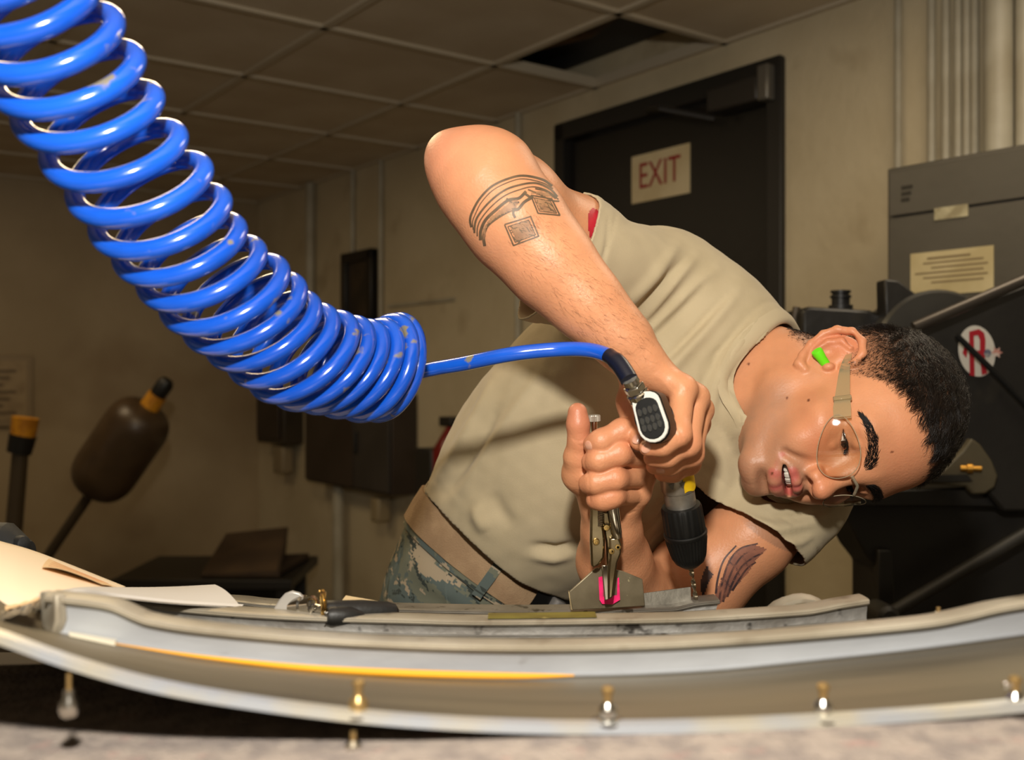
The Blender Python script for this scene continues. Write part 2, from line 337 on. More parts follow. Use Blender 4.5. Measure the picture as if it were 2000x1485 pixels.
b = MB(); wbox(b, CU-.017, CU-.0142, va, vb, z-.0135, z+.0135); b.build('label_plate', mat('label_plate', (190, 182, 150), (150, 140, 110), 30, .5), cab)
va, vb = wv(1948, CU), wv(1786, CU); z1_ = zat(489, CU, (va+vb)/2); z0_ = zat(575, CU, (va+vb)/2)
nt = MB(); wbox(nt, CU-.016, CU-.0142, va, vb, z0_, z1_); nto = nt.build('notice', mat('yellowed_paper', (205, 190, 148), (188, 172, 128), 9, .7), cab)
ln = MB()
for q in range(6):
    z = z1_-.014-q*.011
    ln_v0 = va+.012+.01*(q % 2)+(.04 if q == 0 else 0); ln_v1 = vb-.012-.02*((q*7) % 3)-(.03 if q == 0 else 0)
    wbox(ln, CU-.0166, CU-.0161, ln_v0, ln_v1, z-.0018-(.0012 if q == 0 else 0), z+.0018)
tag(ln.build('print_lines', mat('notice_ink2', (130, 112, 80), rough=.7), nto), kind='stuff')
b = MB(); 
for t in (0, 1, 2): wbox(b, CU-.0135, CU-.0122, wv(1782, CU)-.004*t, wv(1782, CU)+.02, cz1-.085+.014*t, cz1-.077+.014*t)
b.build('vent', M_dark, cab)

M_mach = mat('machine_dark', (34, 32, 29), (27, 25, 23), 5, .42, bump=.12, bscale=35, c3=(46, 42, 34), s3=9, lo3=.6, hi3=.75)
M_mach2 = mat('machine_grey', (54, 52, 47), (42, 40, 37), 6, .42)
Ym = 1.95
mc = thing('grinding_machine', 'dark workshop machine with round guard, grey rail and round emblem sticker', 'machine', (P(1880, 0, Ym).x, Ym+.1, 0))
def pp(lst, Y): return [P(x, y, Y) for x, y in lst]
# motor with cap
b = MB(); b.prism(pp([(1567, 606), (1580, 599), (1700, 606), (1742, 620), (1742, 690), (1567, 690)], Ym+.1), (0, .16, 0)); b.build('motor_housing', M_mach, mc, bevel=.006)
b = MB(); b.lathe(P(1642, 608, Ym+.18), Z_, [(0, .024), (.012, .024), (.013, .018), (.026, .018), (.027, .021), (.032, .021), (.033, .0165), (.036, .0165), (.037, .02), (.042, .02)], 24); b.build('cap', M_blk, mc)
b = MB(); b.tube(pp([(1565, 650), (1552, 625), (1556, 600)], Ym+.15), .008, 8); b.build('cable', M_rod, mc)
# bracket and guard
b = MB(); b.prism(pp([(1728, 545), (1756, 548), (1838, 612), (1830, 640), (1730, 640)], Ym+.06), (0, .05, 0)); b.build('bracket', M_mach, mc, bevel=.004)
gc = P(1858, 690, Ym)
b = MB(); b.lathe(gc+Vector((0, .17, 0)), (0, -1, 0), [(0, .105), (.0, .124), (.11, .124), (.118, .118), (.12, .0)], 48); b.build('wheel_guard', M_mach2, mc)
fc = P(1930, 770, Ym-.02)
b = MB(); b.prism(pp([(1790, 640), (1880, 600), (1950, 575), (2100, 520), (2100, 1000), (1960, 1000), (1900, 930), (1800, 900), (1760, 760)], Ym-.02), (0, .06, 0)); b.build('front_cover', M_mach, mc, bevel=.006)
b = MB(); b.tube(pp([(1785, 640), (2100, 505)], Ym-.09), .0105, 14); b.build('rail', mat('rail_steel', (78, 72, 66), rough=.35, metal=.6), mc)
b = MB(); b.tube(pp([(1868, 655), (1950, 735), (2060, 850)], Ym-.055), .0055, 8); b.build('cable', M_blk, mc)
# sticker: white oval, red letter, small star emblem
Ys = Ym-.0225
def sprite(outl, name, m, par, off): 
    q = MB(); q.prism(pp(outl, Ys-off), (0, .0004, 0)); return q.build(name, m, par)
ov = [(1908+36*math.cos(t)+4*math.sin(t), 686+50*math.sin(t)) for t in np.linspace(0, 2*math.pi, 40, endpoint=False)]
st = sprite(ov, 'emblem_sticker', mat('sticker_white', (205, 200, 190), rough=.4), mc, .0006)
M_red = mat('sticker_red', (165, 25, 40), rough=.4)
b = MB(); O = Ys-.0012
for kq, poly in enumerate(([(1893, 648), (1902, 646), (1904, 735), (1894, 733)], [(1893, 648), (1912, 643), (1922, 650), (1925, 664), (1924, 700), (1928, 730), (1918, 733), (1914, 700), (1914, 664), (1910, 655), (1893, 658)], [(1896, 686), (1922, 684), (1922, 694), (1896, 697)])):
    b.prism(pp(poly, O-.00012*kq), (0, .0003, 0))
b.build('emblem_letter', M_red, st)
b = MB()
for (cx, cy, r) in ((1947, 689, 12),):
    b.prism(pp([(cx+(r if k % 2 == 0 else r*.5)*math.cos(k*math.pi/6), cy+(r if k % 2 == 0 else r*.5)*math.sin(k*math.pi/6)) for k in range(12)], O-.0004), (0, .0003, 0))
tag(b.build('emblem_star', mat('sticker_pink', (190, 110, 95), (205, 190, 180), 60, .4), st), 'small red and white star burst')
b = MB(); b.prism(pp([(1929+7*math.cos(t), 690+8*math.sin(t)) for t in np.linspace(0, 2*math.pi, 16, endpoint=False)], O-.0006), (0, .0003, 0)); tag(b.build('emblem_dot', mat('sticker_blue', (70, 80, 110), (150, 150, 150), 80, .4), st), 'small blue dot')
b = MB(); b.prism(pp([(1885, 672), (1890, 678), (1888, 700), (1880, 690)], O), (0, .0003, 0)); b.build('emblem_edge', M_red, st)
# lower body
b = MB(); b.prism(pp([(1635, 985), (1760, 960), (1900, 985), (2150, 985), (2150, 1260), (1716, 1260), (1716, 1118), (1690, 1085)], Ym+.05), (0, .16, 0)); b.build('base_body', M_mach, mc, bevel=.006)
b = MB(); b.box((P(1930, 0, Ym+.13).x, Ym+.13, (P(0, 1260, Ym+.05).z)/2), (.4, .14, P(0, 1260, Ym+.05).z)); b.build('pedestal', M_mach, mc)
b = MB(); b.prism(pp([(1716, 1075), (1742, 1075), (1752, 1225), (1716, 1225)], Ym+.03), (0, .03, 0)); b.build('rib', M_mach, mc, bevel=.003)
b = MB(); b.tube(pp([(1728, 1205), (2100, 985)], Ym-.02), .012, 12); b.build('brace_rod', M_mach2, mc)
b = MB(); b.lathe(P(1732, 1203, Ym-.06), (0, -1, 0), [(-.06, .018), (0, .02), (.01, .02), (.016, .012)], 20); b.build('knob', M_mach2, mc)
b = MB(); b.prism(pp([(1660, 960), (2100, 945), (2100, 992), (1640, 990)], Ym), (0, .12, 0)); b.build('table_plate', M_mach, mc, bevel=.004)
# added tan plate standing in for wall seen through a gap; brass fitting
b = MB(); b.prism(pp([(1800, 945), (1835, 925), (1880, 880), (1898, 856), (1915, 868), (1938, 900), (1950, 930), (1944, 952), (1925, 965), (1900, 966), (1888, 950)], Ym-.05), (0, .02, 0)); tag(b.build('wall_gap_plate', mat('wall_gap_tan', (88, 80, 60), (76, 68, 50), 8, .5), mc, bevel=.004), 'added tan plate standing in for wall seen through a gap')
b = MB(); b.lathe(P(1876, 915, Ym-.055), (1, -.3, 0), [(0, .006), (.01, .006), (.011, .009), (.02, .009), (.021, .005), (.035, .005)], 14); tag(b.build('fitting', mat('brass', (190, 140, 60), rough=.35, metal=.9), mc), 'brass fitting')
b = MB(); b.prism(pp([(1660, 930), (1890, 928), (1900, 940), (1660, 946)], Ym-.06), (0, .02, 0)); b.build('slide', M_mach, mc)
# ------------------------------------------------------------------ bench, aircraft skin panel with ribs
M_alu = mat('bare_aluminium', (172, 175, 179), (152, 154, 158), 14, .45, .35, bump=.05, bscale=90, stretch=(.35, 1, 1), c3=(96, 90, 80), s3=55, lo3=.66, hi3=.74, rvar=.12)
M_flange = mat('rib_flange', (172, 164, 148), (150, 141, 124), 12, .5, .35, c3=(110, 98, 80), s3=30, lo3=.6, hi3=.75)
M_skin = mat('skin_sheet', (112, 102, 82), (84, 76, 60), 9, .46, .45, bump=.06, bscale=50, stretch=(.12, 1.2, 1), c3=(70, 62, 48), s3=16, lo3=.58, hi3=.75, rvar=.12)
M_rim = mat('skin_rim', (176, 180, 186), (190, 184, 168), 20, .4, .6)
M_pitted = mat('pitted_aluminium', (140, 138, 134), (116, 112, 106), 20, .48, .6, bump=.1, bscale=120, c3=(46, 42, 38), s3=60, lo3=.62, hi3=.70, stretch=(.8, 1, 1))
M_pad = mat('bench_pad', (146, 134, 124), (122, 112, 106), 60, .95, bump=.5, bscale=300, c3=(150, 120, 112), s3=45, lo3=.62, hi3=.8)
M_bench = mat('bench_wood', (60, 50, 40), (50, 41, 32), 5, .7)
# bench: padded front board on a dark bench
ZP = CZ-.1718
bn = thing('work_bench', 'work bench with a grey padded front board under the curved metal panel', 'bench', (0, .8, 0))
b = MB(); rows = []
for y in np.linspace(0, 1, 12): rows.append([(x, .1+y*(.445+.135*np.clip((-.08-x)/.12, 0, 1)), ZP+.042*x-.0012*math.sin(x*31)*math.cos(y*23)) for x in np.linspace(-1.2, 1.2, 30)])
b.grid(rows, (0, 0, -.05)); b.build('padded_board', M_pad, bn)
b = MB(); b.box((0, .7, .85), (2.4, 1.1, .05)); b.build('bench_top', M_bench, bn, bevel=.004)
b = MB(); b.box((0, .38, .9185), (2.3, .5, .087)); b.build('board_support', M_bench, bn)
for sx in (-1.1, 1.1):
    for y in (.25, 1.15):
        b = MB(); b.box((sx, y, .412), (.08, .08, .825)); b.build('leg', M_bench, bn)

NX = 80
def curve(pts, Y, n=NX): 
    'pixel polyline at one depth, resampled by arc'
    Yf = (lambda x: Y) if not hasattr(Y, '__len__') else (lambda x: Y[0]+(Y[1]-Y[0])*(x-pts[0][0])/(pts[-1][0]-pts[0][0]))
    w_ = [P(x, y, Yf(x)) for x, y in pts]; return [Vector(q) for q in spline(w_, n)]
lip = curve([(-600, 930), (-360, 1075), (-130, 1195), (0, 1240), (140, 1290), (300, 1334), (480, 1366), (700, 1394), (900, 1409), (1100, 1416), (1300, 1415), (1500, 1408), (1700, 1397), (1900, 1382), (2120, 1360)], .5)
r1b = curve([(-420, 1020), (-180, 1140), (20, 1215), (110, 1235), (230, 1258), (400, 1285), (600, 1305), (800, 1318), (1000, 1323), (1200, 1322), (1400, 1312), (1600, 1292), (1800, 1270), (2000, 1243), (2080, 1232)], .617)
r2b = curve([(150, 1195), (227, 1206), (420, 1224), (602, 1236), (782, 1243), (950, 1246), (1200, 1244), (1440, 1238), (1560, 1226), (1640, 1220), (1715, 1213)], .819)
r3b = curve([(180, 1180), (300, 1186), (458, 1192), (600, 1199), (780, 1204), (1000, 1207), (1200, 1205), (1320, 1200), (1420, 1193)], 1.02)
far = [p+Vector((-.01, .06, -.012)) for p in r3b]
rows = []
keys = [lip, r1b, r2b, r3b, far]
for i in range(len(keys)-1):
    for t in np.linspace(0, 1, 7)[:-1]: rows.append([a.lerp(c, t) for a, c in zip(keys[i], keys[i+1])])
rows.append(far)
pl = thing('skin_panel', 'curved bare metal aircraft skin panel lying on the bench', 'metal panel', (0, .75, CZ-.2))
b = MB(); b.grid(rows, (0, 0, -.0025)); b.build('skin', M_skin, pl)
# bright sawn rim along the front edge
b = MB(); rim = []
for (dy, dz) in ((-.002, .0006), (.004, .0012), (.004, -.0022), (-.0028, -.0038), (-.002, .0006)): rim.append([p+Vector((0, dy, dz)) for p in lip])
b.grid(rim); b.build('front_rim', M_rim, pl)
def rib(front, base, depth, name, m_web, m_fl, fl=.018, endl=True, lab=None, lipd=.004):
    f = curve(front[0], front[1], NX); bs = curve(base[0], base[1], NX)
    web = MB(); rows = []
    for t in np.linspace(0, 1, 4): rows.append([a.lerp(c, t)+Vector((0, .0012*math.sin(t*3.1), 0)) for a, c in zip(bs, f)])
    web.grid(rows, (0, .0022, 0)); w_ = web.build('rib', m_web, pl)
    if lab: tag(w_, lab)
    top = MB(); rows = []
    prof = [(-.0022, -.0012), (-.0030, 0), (-.0018, .0010), (.001, .0014), (fl*.5, .0014), (fl, .0008), (fl+.003, -.001), (fl+.0035, -lipd)]
    for dy, dz in prof: rows.append([p+Vector((0, dy, dz)) for p in f])
    top.grid(rows, (0, 0, -.0014)); top.build('flange', m_fl, w_, sharp=60)
    ft = MB(); ft.grid([[p+Vector((0, dy, .001)) for p in bs] for dy in (-.001, .02)], (0, 0, .0012)); ft.build('foot_flange', m_web, w_)
    return w_, f, bs
rb1, f1, b1 = rib(([(90, 1166), (150, 1172), (215, 1182), (265, 1203), (300, 1214), (400, 1229), (600, 1247), (800, 1258), (1000, 1263), (1200, 1261), (1400, 1252), (1600, 1237), (1800, 1218), (1880, 1204), (1960, 1186), (2080, 1168)], .617),
    ([(105, 1238), (230, 1260), (400, 1285), (600, 1305), (800, 1318), (1000, 1323), (1200, 1322), (1400, 1312), (1600, 1292), (1800, 1270), (2000, 1243), (2080, 1232)], .617), .617, 'rib', M_alu, M_flange, .016, lab='nearest and longest rib with bright grey web')
rb2, f2, b2 = rib(([(205, 1172), (227, 1175), (420, 1195), (602, 1206), (782, 1211), (950, 1215), (1200, 1212), (1360, 1208), (1552, 1196), (1600, 1190), (1640, 1182), (1696, 1173)], .819),
    ([(205, 1203), (420, 1224), (602, 1236), (782, 1243), (950, 1246), (1200, 1244), (1440, 1238), (1560, 1226), (1640, 1220), (1692, 1214)], .819), .819, 'rib', M_pitted, M_flange, .022, lab='middle rib with pitted grey web')
rb3, f3, b3 = rib(([(200, 1164), (300, 1168), (458, 1176), (535, 1183), (778, 1191), (1000, 1195), (1200, 1193), (1280, 1190), (1320, 1188), (1360, 1179), (1405, 1174)], 1.02),
    ([(200, 1181), (300, 1186), (458, 1192), (600, 1199), (780, 1204), (1000, 1207), (1200, 1205), (1320, 1200), (1398, 1194)], 1.02), 1.02, 'rib', M_pitted, mat('far_flange', (150, 146, 138), (126, 121, 112), 14, .45, .6, c3=(70, 64, 54), s3=50), .028, lab='farthest rib, under the drill bit')
# end cap of the near rib, small raised pad near the far end of the middle rib
b = MB(); e = f1[0]; b.prism([P(76, 1156, .63), P(108, 1163, .612), P(112, 1215, .612), P(100, 1247, .612), P(80, 1225, .625)], (.004, .006, 0)); b.build('end_tab', M_flange, rb1, bevel=.0015)
b = MB(); rows = []
for t in np.linspace(0, 1, 8):
    hgt = .013*math.sin(math.pi*t)**.7
    rows.append([P(1505+120*t, 1190-10*t, .845)+Vector((0, .02*s, hgt*(1-.25*abs(2*s-1))-.004)) for s in np.linspace(0, 1, 6)])
b.grid(rows, (0, 0, -.003)); b.build('raised_pad', M_flange, rb2)
# zinc primer patches on the middle flange
M_prim = mat('zinc_primer', (118, 108, 40), (98, 86, 30), 30, .5, c3=(190, 170, 100), s3=25, lo3=.62, hi3=.7)
b = MB(); i0, i1 = [min(range(NX), key=lambda i: abs(1000+f2[i].x/f2[i].y*FPX-px)) for px in (955, 1165)]
b.grid([[f2[i]+Vector((0, dy, .0022)) for i in range(i0, i1+1)] for dy in (.0015, .02)], (0, 0, .0004)); tag(b.build('primer_patch', M_prim, rb2), 'olive yellow primer patch')
# yellow cord under the near rib
b = MB(); pts = [q+Vector((0, -.006, .0035)) for q in curve([(230, 1264), (400, 1290), (600, 1311), (800, 1322), (1000, 1327), (1120, 1326)], .612, 50)]
b.tube(pts, [.0003+.0023*math.sin(math.pi*min(.98, (k/49)**1.6))**.7*(1-.2*k/49) for k in range(50)], 10)
tag(b.build('yellow_cord', mat('yellow_cord', (214, 150, 18), rough=.45)), 'yellow cord lying along the foot of the nearest rib', 'cord')
# small white spacer strip at the near rib's left foot
b = MB(); b.grid([[P(135, 1243, .60), P(225, 1262, .60)], [P(135, 1240, .615), P(228, 1256, .615)]], (0, 0, .002)); b.build('shim', mat('shim_cream', (205, 198, 178), rough=.5), pl)
# temporary pin fasteners along the rim
M_pin = mat('pin_steel', (205, 200, 190), rough=.22, metal=1); M_brs = mat('pin_brass', (168, 140, 92), rough=.35, metal=.8)
pins = [(140, 1366, 'pin hanging low at the dark left end of the panel rim', .5), (700, 1378, 'dull upright pin on the rim left of the picture middle', .505), (1187, 1392, 'bright upright pin on the rim below the drill', .505), (1608, 1386, 'bright upright pin on the rim below the face', .505), (1983, 1372, 'pin with side tab on the rim at the right picture edge', .505)]
for n_, (px, py, lab, Y) in enumerate(pins):
    if n_ == 0:
        c = P(140, 1300, .5)+Vector((0, -.003, -.004)); t = thing('pin_fastener', lab, 'fastener', c, 'pin fasteners along the panel rim')
        b = MB(); b.cyl(c+Vector((0, 0, .001)), c-Vector((0, 0, .010)), .0012, n=12); b.build('stem', M_brs, t)
        b = MB(); b.lathe(c-Vector((0, 0, .0205)), Z_, [(0, .0015), (.0015, .0038), (.004, .0048), (.0075, .0046), (.010, .003), (.014, .0025)], 20); b.build('body', M_pin, t)
        continue
    c = P(px, py+16, Y); t = thing('pin_fastener', lab, 'fastener', c, 'pin fasteners along the panel rim')
    m_ = M_brs if n_ == 1 else M_pin
    b = MB(); b.lathe(c, Z_, [(0, .0058), (.001, .006), (.0015, .0042), (.004, .0048), (.0065, .0044), (.0085, .0025), (.0095, .0022)], 20); b.build('body', m_, t)
    b = MB(); b.lathe(c+Z_*.0095, Z_, [(0, .0022), (.0035, .0022), (.004, .003), (.0062, .003), (.0072, .0018)], 16); b.build('stem', M_brs, t)
    b = MB(); b.lathe(c-Z_*.0008, Z_, [(0, .0082), (.0009, .0082)], 20); b.build('washer', M_bench, t)
    if n_ == 4:
        b = MB(); b.box(c+Vector((-.0035, 0, .0125)), (.005, .003, .003)); b.build('tab', M_pin, t, bevel=.0008)
c = P(690, 1448, .497); c.z = ZP-.006; t = thing('pin_fastener', 'loose pin lying on the grey pad below the rim', 'fastener', c)
b = MB(); b.lathe(c+Vector((0, 0, .0005)), Z_, [(0, .0035), (.001, .0042), (.004, .004), (.006, .002)], 18); b.build('body', M_pin, t)
b = MB(); b.lathe(c+Vector((0, 0, .006)), Z_, [(0, .0015), (.0045, .0015)], 12); b.build('stem', M_brs, t)
# small pin on the far right skin
c = P(1833, 1206, .72); t = thing('pin_fastener', 'tiny cream pin seen behind the nearest rib at right', 'fastener', c)
b = MB(); b.lathe(c-Z_*.006, Z_, [(0, .0028), (.006, .0028), (.0065, .0022), (.010, .0022)], 16); b.build('body', mat('pin_cream', (200, 190, 160), rough=.4), t)
b = MB(); b.lathe(c+Z_*.004, Z_, [(0, .0016), (.003, .0016)], 12); b.build('stem', M_brs, t)

# ------------------------------------------------------------------ papers at the left
M_paper = mat('cream_paper', (250, 228, 196), rough=.75); M_paper2 = mat('white_paper', (214, 208, 200), rough=.7); M_tab = mat('tan_tab', (238, 200, 150), rough=.7); M_ink = mat('ink', (178, 124, 84), rough=.8)
pa = thing('paper_sheet', 'large cream sheet curling up at the left edge', 'paper', P(40, 1180, .68))
top = spline([P(-140, 1018, .92), P(0, 1057, .93), P(60, 1074, .93), (P(130, 1100, .92)), P(245, 1146, .90)], 24); bot = spline([P(-140, 1205, .68), P(0, 1184, .68), P(60, 1180, .69), P(120, 1172, .72), P(185, 1160, .78)], 24)
rows = [[Vector(a).lerp(Vector(c), t)+Vector((0, 0, .010*math.sin(math.pi*t)*(1-i/24))) for i, (a, c) in enumerate(zip(bot, top))] for t in np.linspace(0, 1, 10)]
b = MB(); b.grid(rows, (0, .0004, -.0003)); b.build('sheet', M_paper, pa)
def onp(s, t, lift=.0012):
    i = s*23; a = int(min(22, max(0, i))); f = i-a; j = t*9; c = int(min(8, max(0, j))); g_ = j-c
    p = (rows[c][a]*(1-f)+rows[c][a+1]*f)*(1-g_)+(rows[c+1][a]*(1-f)+rows[c+1][a+1]*f)*g_
    return p+Vector((0, -lift, lift*.8))
b = MB(); R_ = [[onp(.60+.36*s+.05*t, .50+.34*t*(1-.5*s), .0025+.006*(1-t)*math.sin(s*3)) for s in np.linspace(0, 1, 10)] for t in np.linspace(0, 1, 5)]
b.grid(R_); tb = b.build('tan_slip', M_tab, pa)
b = MB()
for q in range(4):
    t = .2+q*.2; ls = [onp(.62+.34*s+.05*t, .50+.34*t*(1-.5*s), .0032+.006*(1-t)*math.sin(s*3)) for s in np.linspace(.08, .92, 8)]
    b.grid([ls, [p+Vector((0, .0, .0003)) for p in ls]])
tag(b.build('print_lines', M_ink, tb), kind='stuff')
pb = thing('paper_sheet', 'greyish white sheet lying over the left ends of the ribs', 'paper', P(300, 1175, .8))
top = spline([P(78, 1160, .86), P(160, 1150, .9), P(250, 1148, .92), P(340, 1146, .92), P(420, 1142, .92)], 24); bot = spline([P(70, 1176, .66), P(150, 1160, .70), P(225, 1168, .75), P(340, 1180, .80), P(472, 1188, .84)], 24)
rows2 = [[Vector(a).lerp(Vector(c), t)+Vector((0, 0, .003*math.sin(math.pi*t))) for a, c in zip(bot, top)] for t in np.linspace(0, 1, 8)]
b = MB(); b.grid(rows2, (0, .0003, -.0003)); tag(b.build('sheet', M_paper2, pb))
b = MB(); e = [r[0] for r in rows2]; b.grid([[Vector(q)+Vector((0, 0, .0008)) for q in bot], [Vector(q)+Vector((0, .006, .0016)) for q in bot]]); b.build('folded_edge', M_paper2, pb)
# crumpled strips by the rib end
M_clear = mat('clear_film', (190, 186, 176), rough=.15, spec=.7)
fs_ = thing('foil_scrap', 'crumpled silver and tan foil scrap beside the nearest rib end', 'scrap', P(50, 1200, .62))
b = MB(); rr = random.Random(3)
b.grid([[P(x, 1212-26*(x/80)-9*t, .60+.03*t)+Vector((0, 0, rr.uniform(-.0015, .0015))) for x in np.linspace(2, 80, 10)] for t in np.linspace(0, 1.6, 5)], (0, .0003, -.0003)); b.build('foil', mat('foil', (190, 186, 178), (150, 140, 120), 40, .25, .7), fs_)
b = MB(); b.grid([[P(x, 1196-20*(x/80)-6*t, .64+.02*t)+Vector((0, 0, rr.uniform(-.001, .001))) for x in np.linspace(10, 78, 8)] for t in np.linspace(0, 1.4, 4)], (0, .0003, -.0003)); b.build('tan_strip', M_tab, fs_)
# black gloves at the left edge behind the cream sheet
gl = thing('work_glove', 'dark glove fingers peeking over the cream sheet at the left edge', 'glove', P(20, 1060, 1.0))
Mgl = mat('glove_black', (30, 32, 34), (22, 24, 26), 30, .6, bump=.2)
for q, (x, y, l) in enumerate(((-20, 1052, 60), (20, 1060, 50))):
    b = MB(); a_ = P(x-10, y+6, 1.0); c_ = P(x+32, y+4, .99); b.lathe(a_, c_-a_, [(0, .003), (.003, .008), (.012, .0095), (.02, .009), ((c_-a_).length-.003, .008), ((c_-a_).length, .003)], 12); b.build('finger', Mgl, gl)
b = MB(); b.lathe(P(-60, 1090, 1.0), Vector((1, 0, .1)), [(0, .02), (.01, .034), (.04, .03), (.06, .01)], 16); b.build('palm', Mgl, gl)

# ------------------------------------------------------------------ fitting with black grip lying on the ribs
Yt = .838
tl = thing('grip_tool', 'silver clevis with split ring and black rubber grip lying on the ribs', 'tool', P(620, 1200, Yt))
M_chr = mat('chrome', (200, 196, 188), rough=.16, metal=1); M_cast = mat('cast_grey', (176, 172, 166), rough=.4, metal=.4)
b = MB()
for dy in (0, .011):
    o_ = [(528, 1199), (545, 1172), (556, 1160), (570, 1155), (586, 1159), (594, 1170), (590, 1185), (583, 1200)]
    b.prism(pp(o_, Yt+dy), (0, .004, 0))
b.build('clevis', M_cast, tl, bevel=.0012)
b = MB(); a_ = P(576, 1186, Yt+.007); c_ = P(612, 1182, Yt-.004); dirn = c_-a_; b.lathe(a_, dirn, [(0, .009), (dirn.length*.5, .009), (dirn.length*.55, .0075), (dirn.length, .0075), (dirn.length+.0008, .0055), (dirn.length+.0012, .0055), (dirn.length+.002, .0035)], 24); b.build('screw_head', M_chr, tl)
def ring(c, n_, r, rt, m, name, par, turns=2, gap=.0016):
    n_ = Vector(n_).normalized(); e1 = n_.orthogonal().normalized(); e2 = n_.cross(e1); q = MB()
    N_ = 36*turns; q.tube([Vector(c)+e1*(r*math.cos(2*math.pi*k/36))+e2*(r*math.sin(2*math.pi*k/36))+n_*(gap*k/36) for k in range(N_+1)], rt, 8); return q.build(name, m, par)
M_brass = mat('ring_brass', (200, 168, 104), rough=.25, metal=1)
ring(P(625, 1178, Yt-.012), (1, .25, .05), .0098, .0009, M_brass, 'split_ring', tl, 3)
ring(P(622, 1207, Yt-.016), (.45, .85, .15), .0085, .0009, M_chr, 'split_ring', tl, 2, .001)
a_ = P(634, 1195, Yt-.012); c_ = P(778, 1194, Yt+.012); dirn = (c_-a_).normalized(); Ln = (c_-a_).length
M_grip = mat('grip_black', (24, 23, 22), (30, 29, 27), 30, .5, bump=.1, bscale=80)
b = MB(); b.lathe(a_, dirn, [(0, .0075), (.002, .0088), (.01, .0088), (Ln*.5, .0092), (Ln-.01, .0078), (Ln-.003, .006), (Ln, .002)], 24, sx=1); b.build('rubber_grip', M_grip, tl)
b = MB(); a2 = P(638, 1204, Yt-.020); c2 = P(710, 1203, Yt-.008); d2 = c2-a2; b.lathe(a2, d2, [(0, .006), (.003, .0075), (d2.length-.01, .0072), (d2.length, .003)], 20); b.build('rubber_grip', M_grip, tl)
b = MB(); b.cyl(P(600, 1184, Yt-.002), P(636, 1192, Yt-.012), .0035, n=14); b.build('shank', M_chr, tl)
b = MB(); b.prism([P(668, 1173, Yt+.03), P(745, 1186, Yt+.04), P(745, 1191, Yt+.04), P(668, 1178, Yt+.03)], (0, .02, 0)); tag(b.build('tag_card', mat('buff_card', (214, 190, 146), rough=.7), tl), 'buff card strip')

# ------------------------------------------------------------------ blue coiled air hose
M_hose = mat('blue_hose', (22, 92, 214), (16, 78, 190), 9, .2, bump=.03, bscale=40, spec=.6, c3=(128, 122, 104), s3=38, lo3=.655, hi3=.70, coat=.5)
cen = [(-95, -225), (-50, -150), (-5, -72), (40, 0), (85, 74), (130, 144), (177, 214), (226, 292), (273, 360), (315, 424), (355, 479), (397, 527), (440, 570), (479, 607), (517, 642), (556, 672), (594, 694), (631, 708), (668, 716), (703, 720), (737, 718), (758, 717), (780, 714)]
Yc0, Yc1 = .60, .955
nT = len(cen); C3 = [P(x, y, Yc0+(Yc1-Yc0)*(i/(nT-1))**.9) for i, (x, y) in enumerate(cen)]
per = 44; ax_ = spline(C3, (nT-1)*per+1); hp = []
for k in range(len(ax_)):
    idx = k/per; c = Vector(ax_[k]); v = (c-Vector((0, 0, CZ))).normalized()
    th = math.radians(np.interp(idx, [0, 6, 10, 14, 17, 19, 21, 22], [66, 66, 62, 54, 44, 34, 14, 12])); ra = np.interp(idx, [0, 6, 12, 21], [.42, .42, .46, .56])
    rx = Vector((1, 0, 0)); rx = (rx-v*rx.dot(v)).normalized(); dn = v.cross(rx)          # rx to the right, dn downwards in view
    if dn.z > 0: dn = -dn
    n = (rx*math.cos(th)+dn*math.sin(th))*math.sqrt(1-ra*ra)+v*ra
    e1 = (n*n.dot(v)-v).normalized(); e2 = e1.cross(n)
    if e2.dot(rx) < 0: e2 = -e2
    ph = 2*math.pi*(k % per)/per; wob = 1+.03*math.sin(k*.037)+.015*math.sin(k*.11)
    hp.append(c+(e1*math.cos(ph)+e2*math.sin(ph))*.0435*wob)
cut = len(hp)-per+per//2     # leave the coil on the right-hand side of the last turn
hp = hp[:cut]; dv = (hp[-1]-hp[-3]).normalized()
tl_ = [Vector(q) for q in spline([hp[-1], P(760, 745, .985), P(812, 729, .985), P(852, 720, .975), P(905, 711, .958), P(1000, 692, .942), P(1090, 683, .94), P(1150, 684, .928), P(1190, 696, .915), P(1214, 718, .902)], 130)][1:]
hs = thing('air_hose', 'blue coiled air hose stretching from the upper left to the drill', 'hose', C3[8])
b = MB(); b.tube(hp+tl_, [.0067+.0009*max(0, 1-i_/(len(hp)*.8)) for i_ in range(len(hp)+len(tl_))], 14); b.build('coiled_tube', M_hose, hs)
b = MB(); sl = [Vector(q) for q in spline([P(1188, 694, .9155), P(1208, 710, .905), P(1222, 730, .897), P(1229, 742, .893)], 14)]; b.tube(sl, [.0070]*3+[.0078]*11, 18); b.build('sleeve', mat('hose_sleeve', (20, 24, 40), rough=.3), hs)

# ------------------------------------------------------------------ air drill
dt = thing('air_drill', 'black and steel pneumatic drill held upright with its bit on the far rib', 'drill', P(1360, 1177, 1.03))
tip = P(1360, 1178, 1.03); chk = P(1326, 962, 1.0); dax = (chk-tip).normalized()       # axis runs up from the bit
def hx(px_y): # distance from the tip along the axis for a pixel row
    z = P(0, px_y, 1.01).z; return (z-tip.z)/dax.z
M_blkr = mat('chuck_black', (15, 15, 15), (20, 20, 19), 30, .42, spec=.35); M_steel = mat('drill_steel', (190, 184, 174), rough=.36, metal=.7, rvar=.08, c2=(150, 142, 130), scale=30)
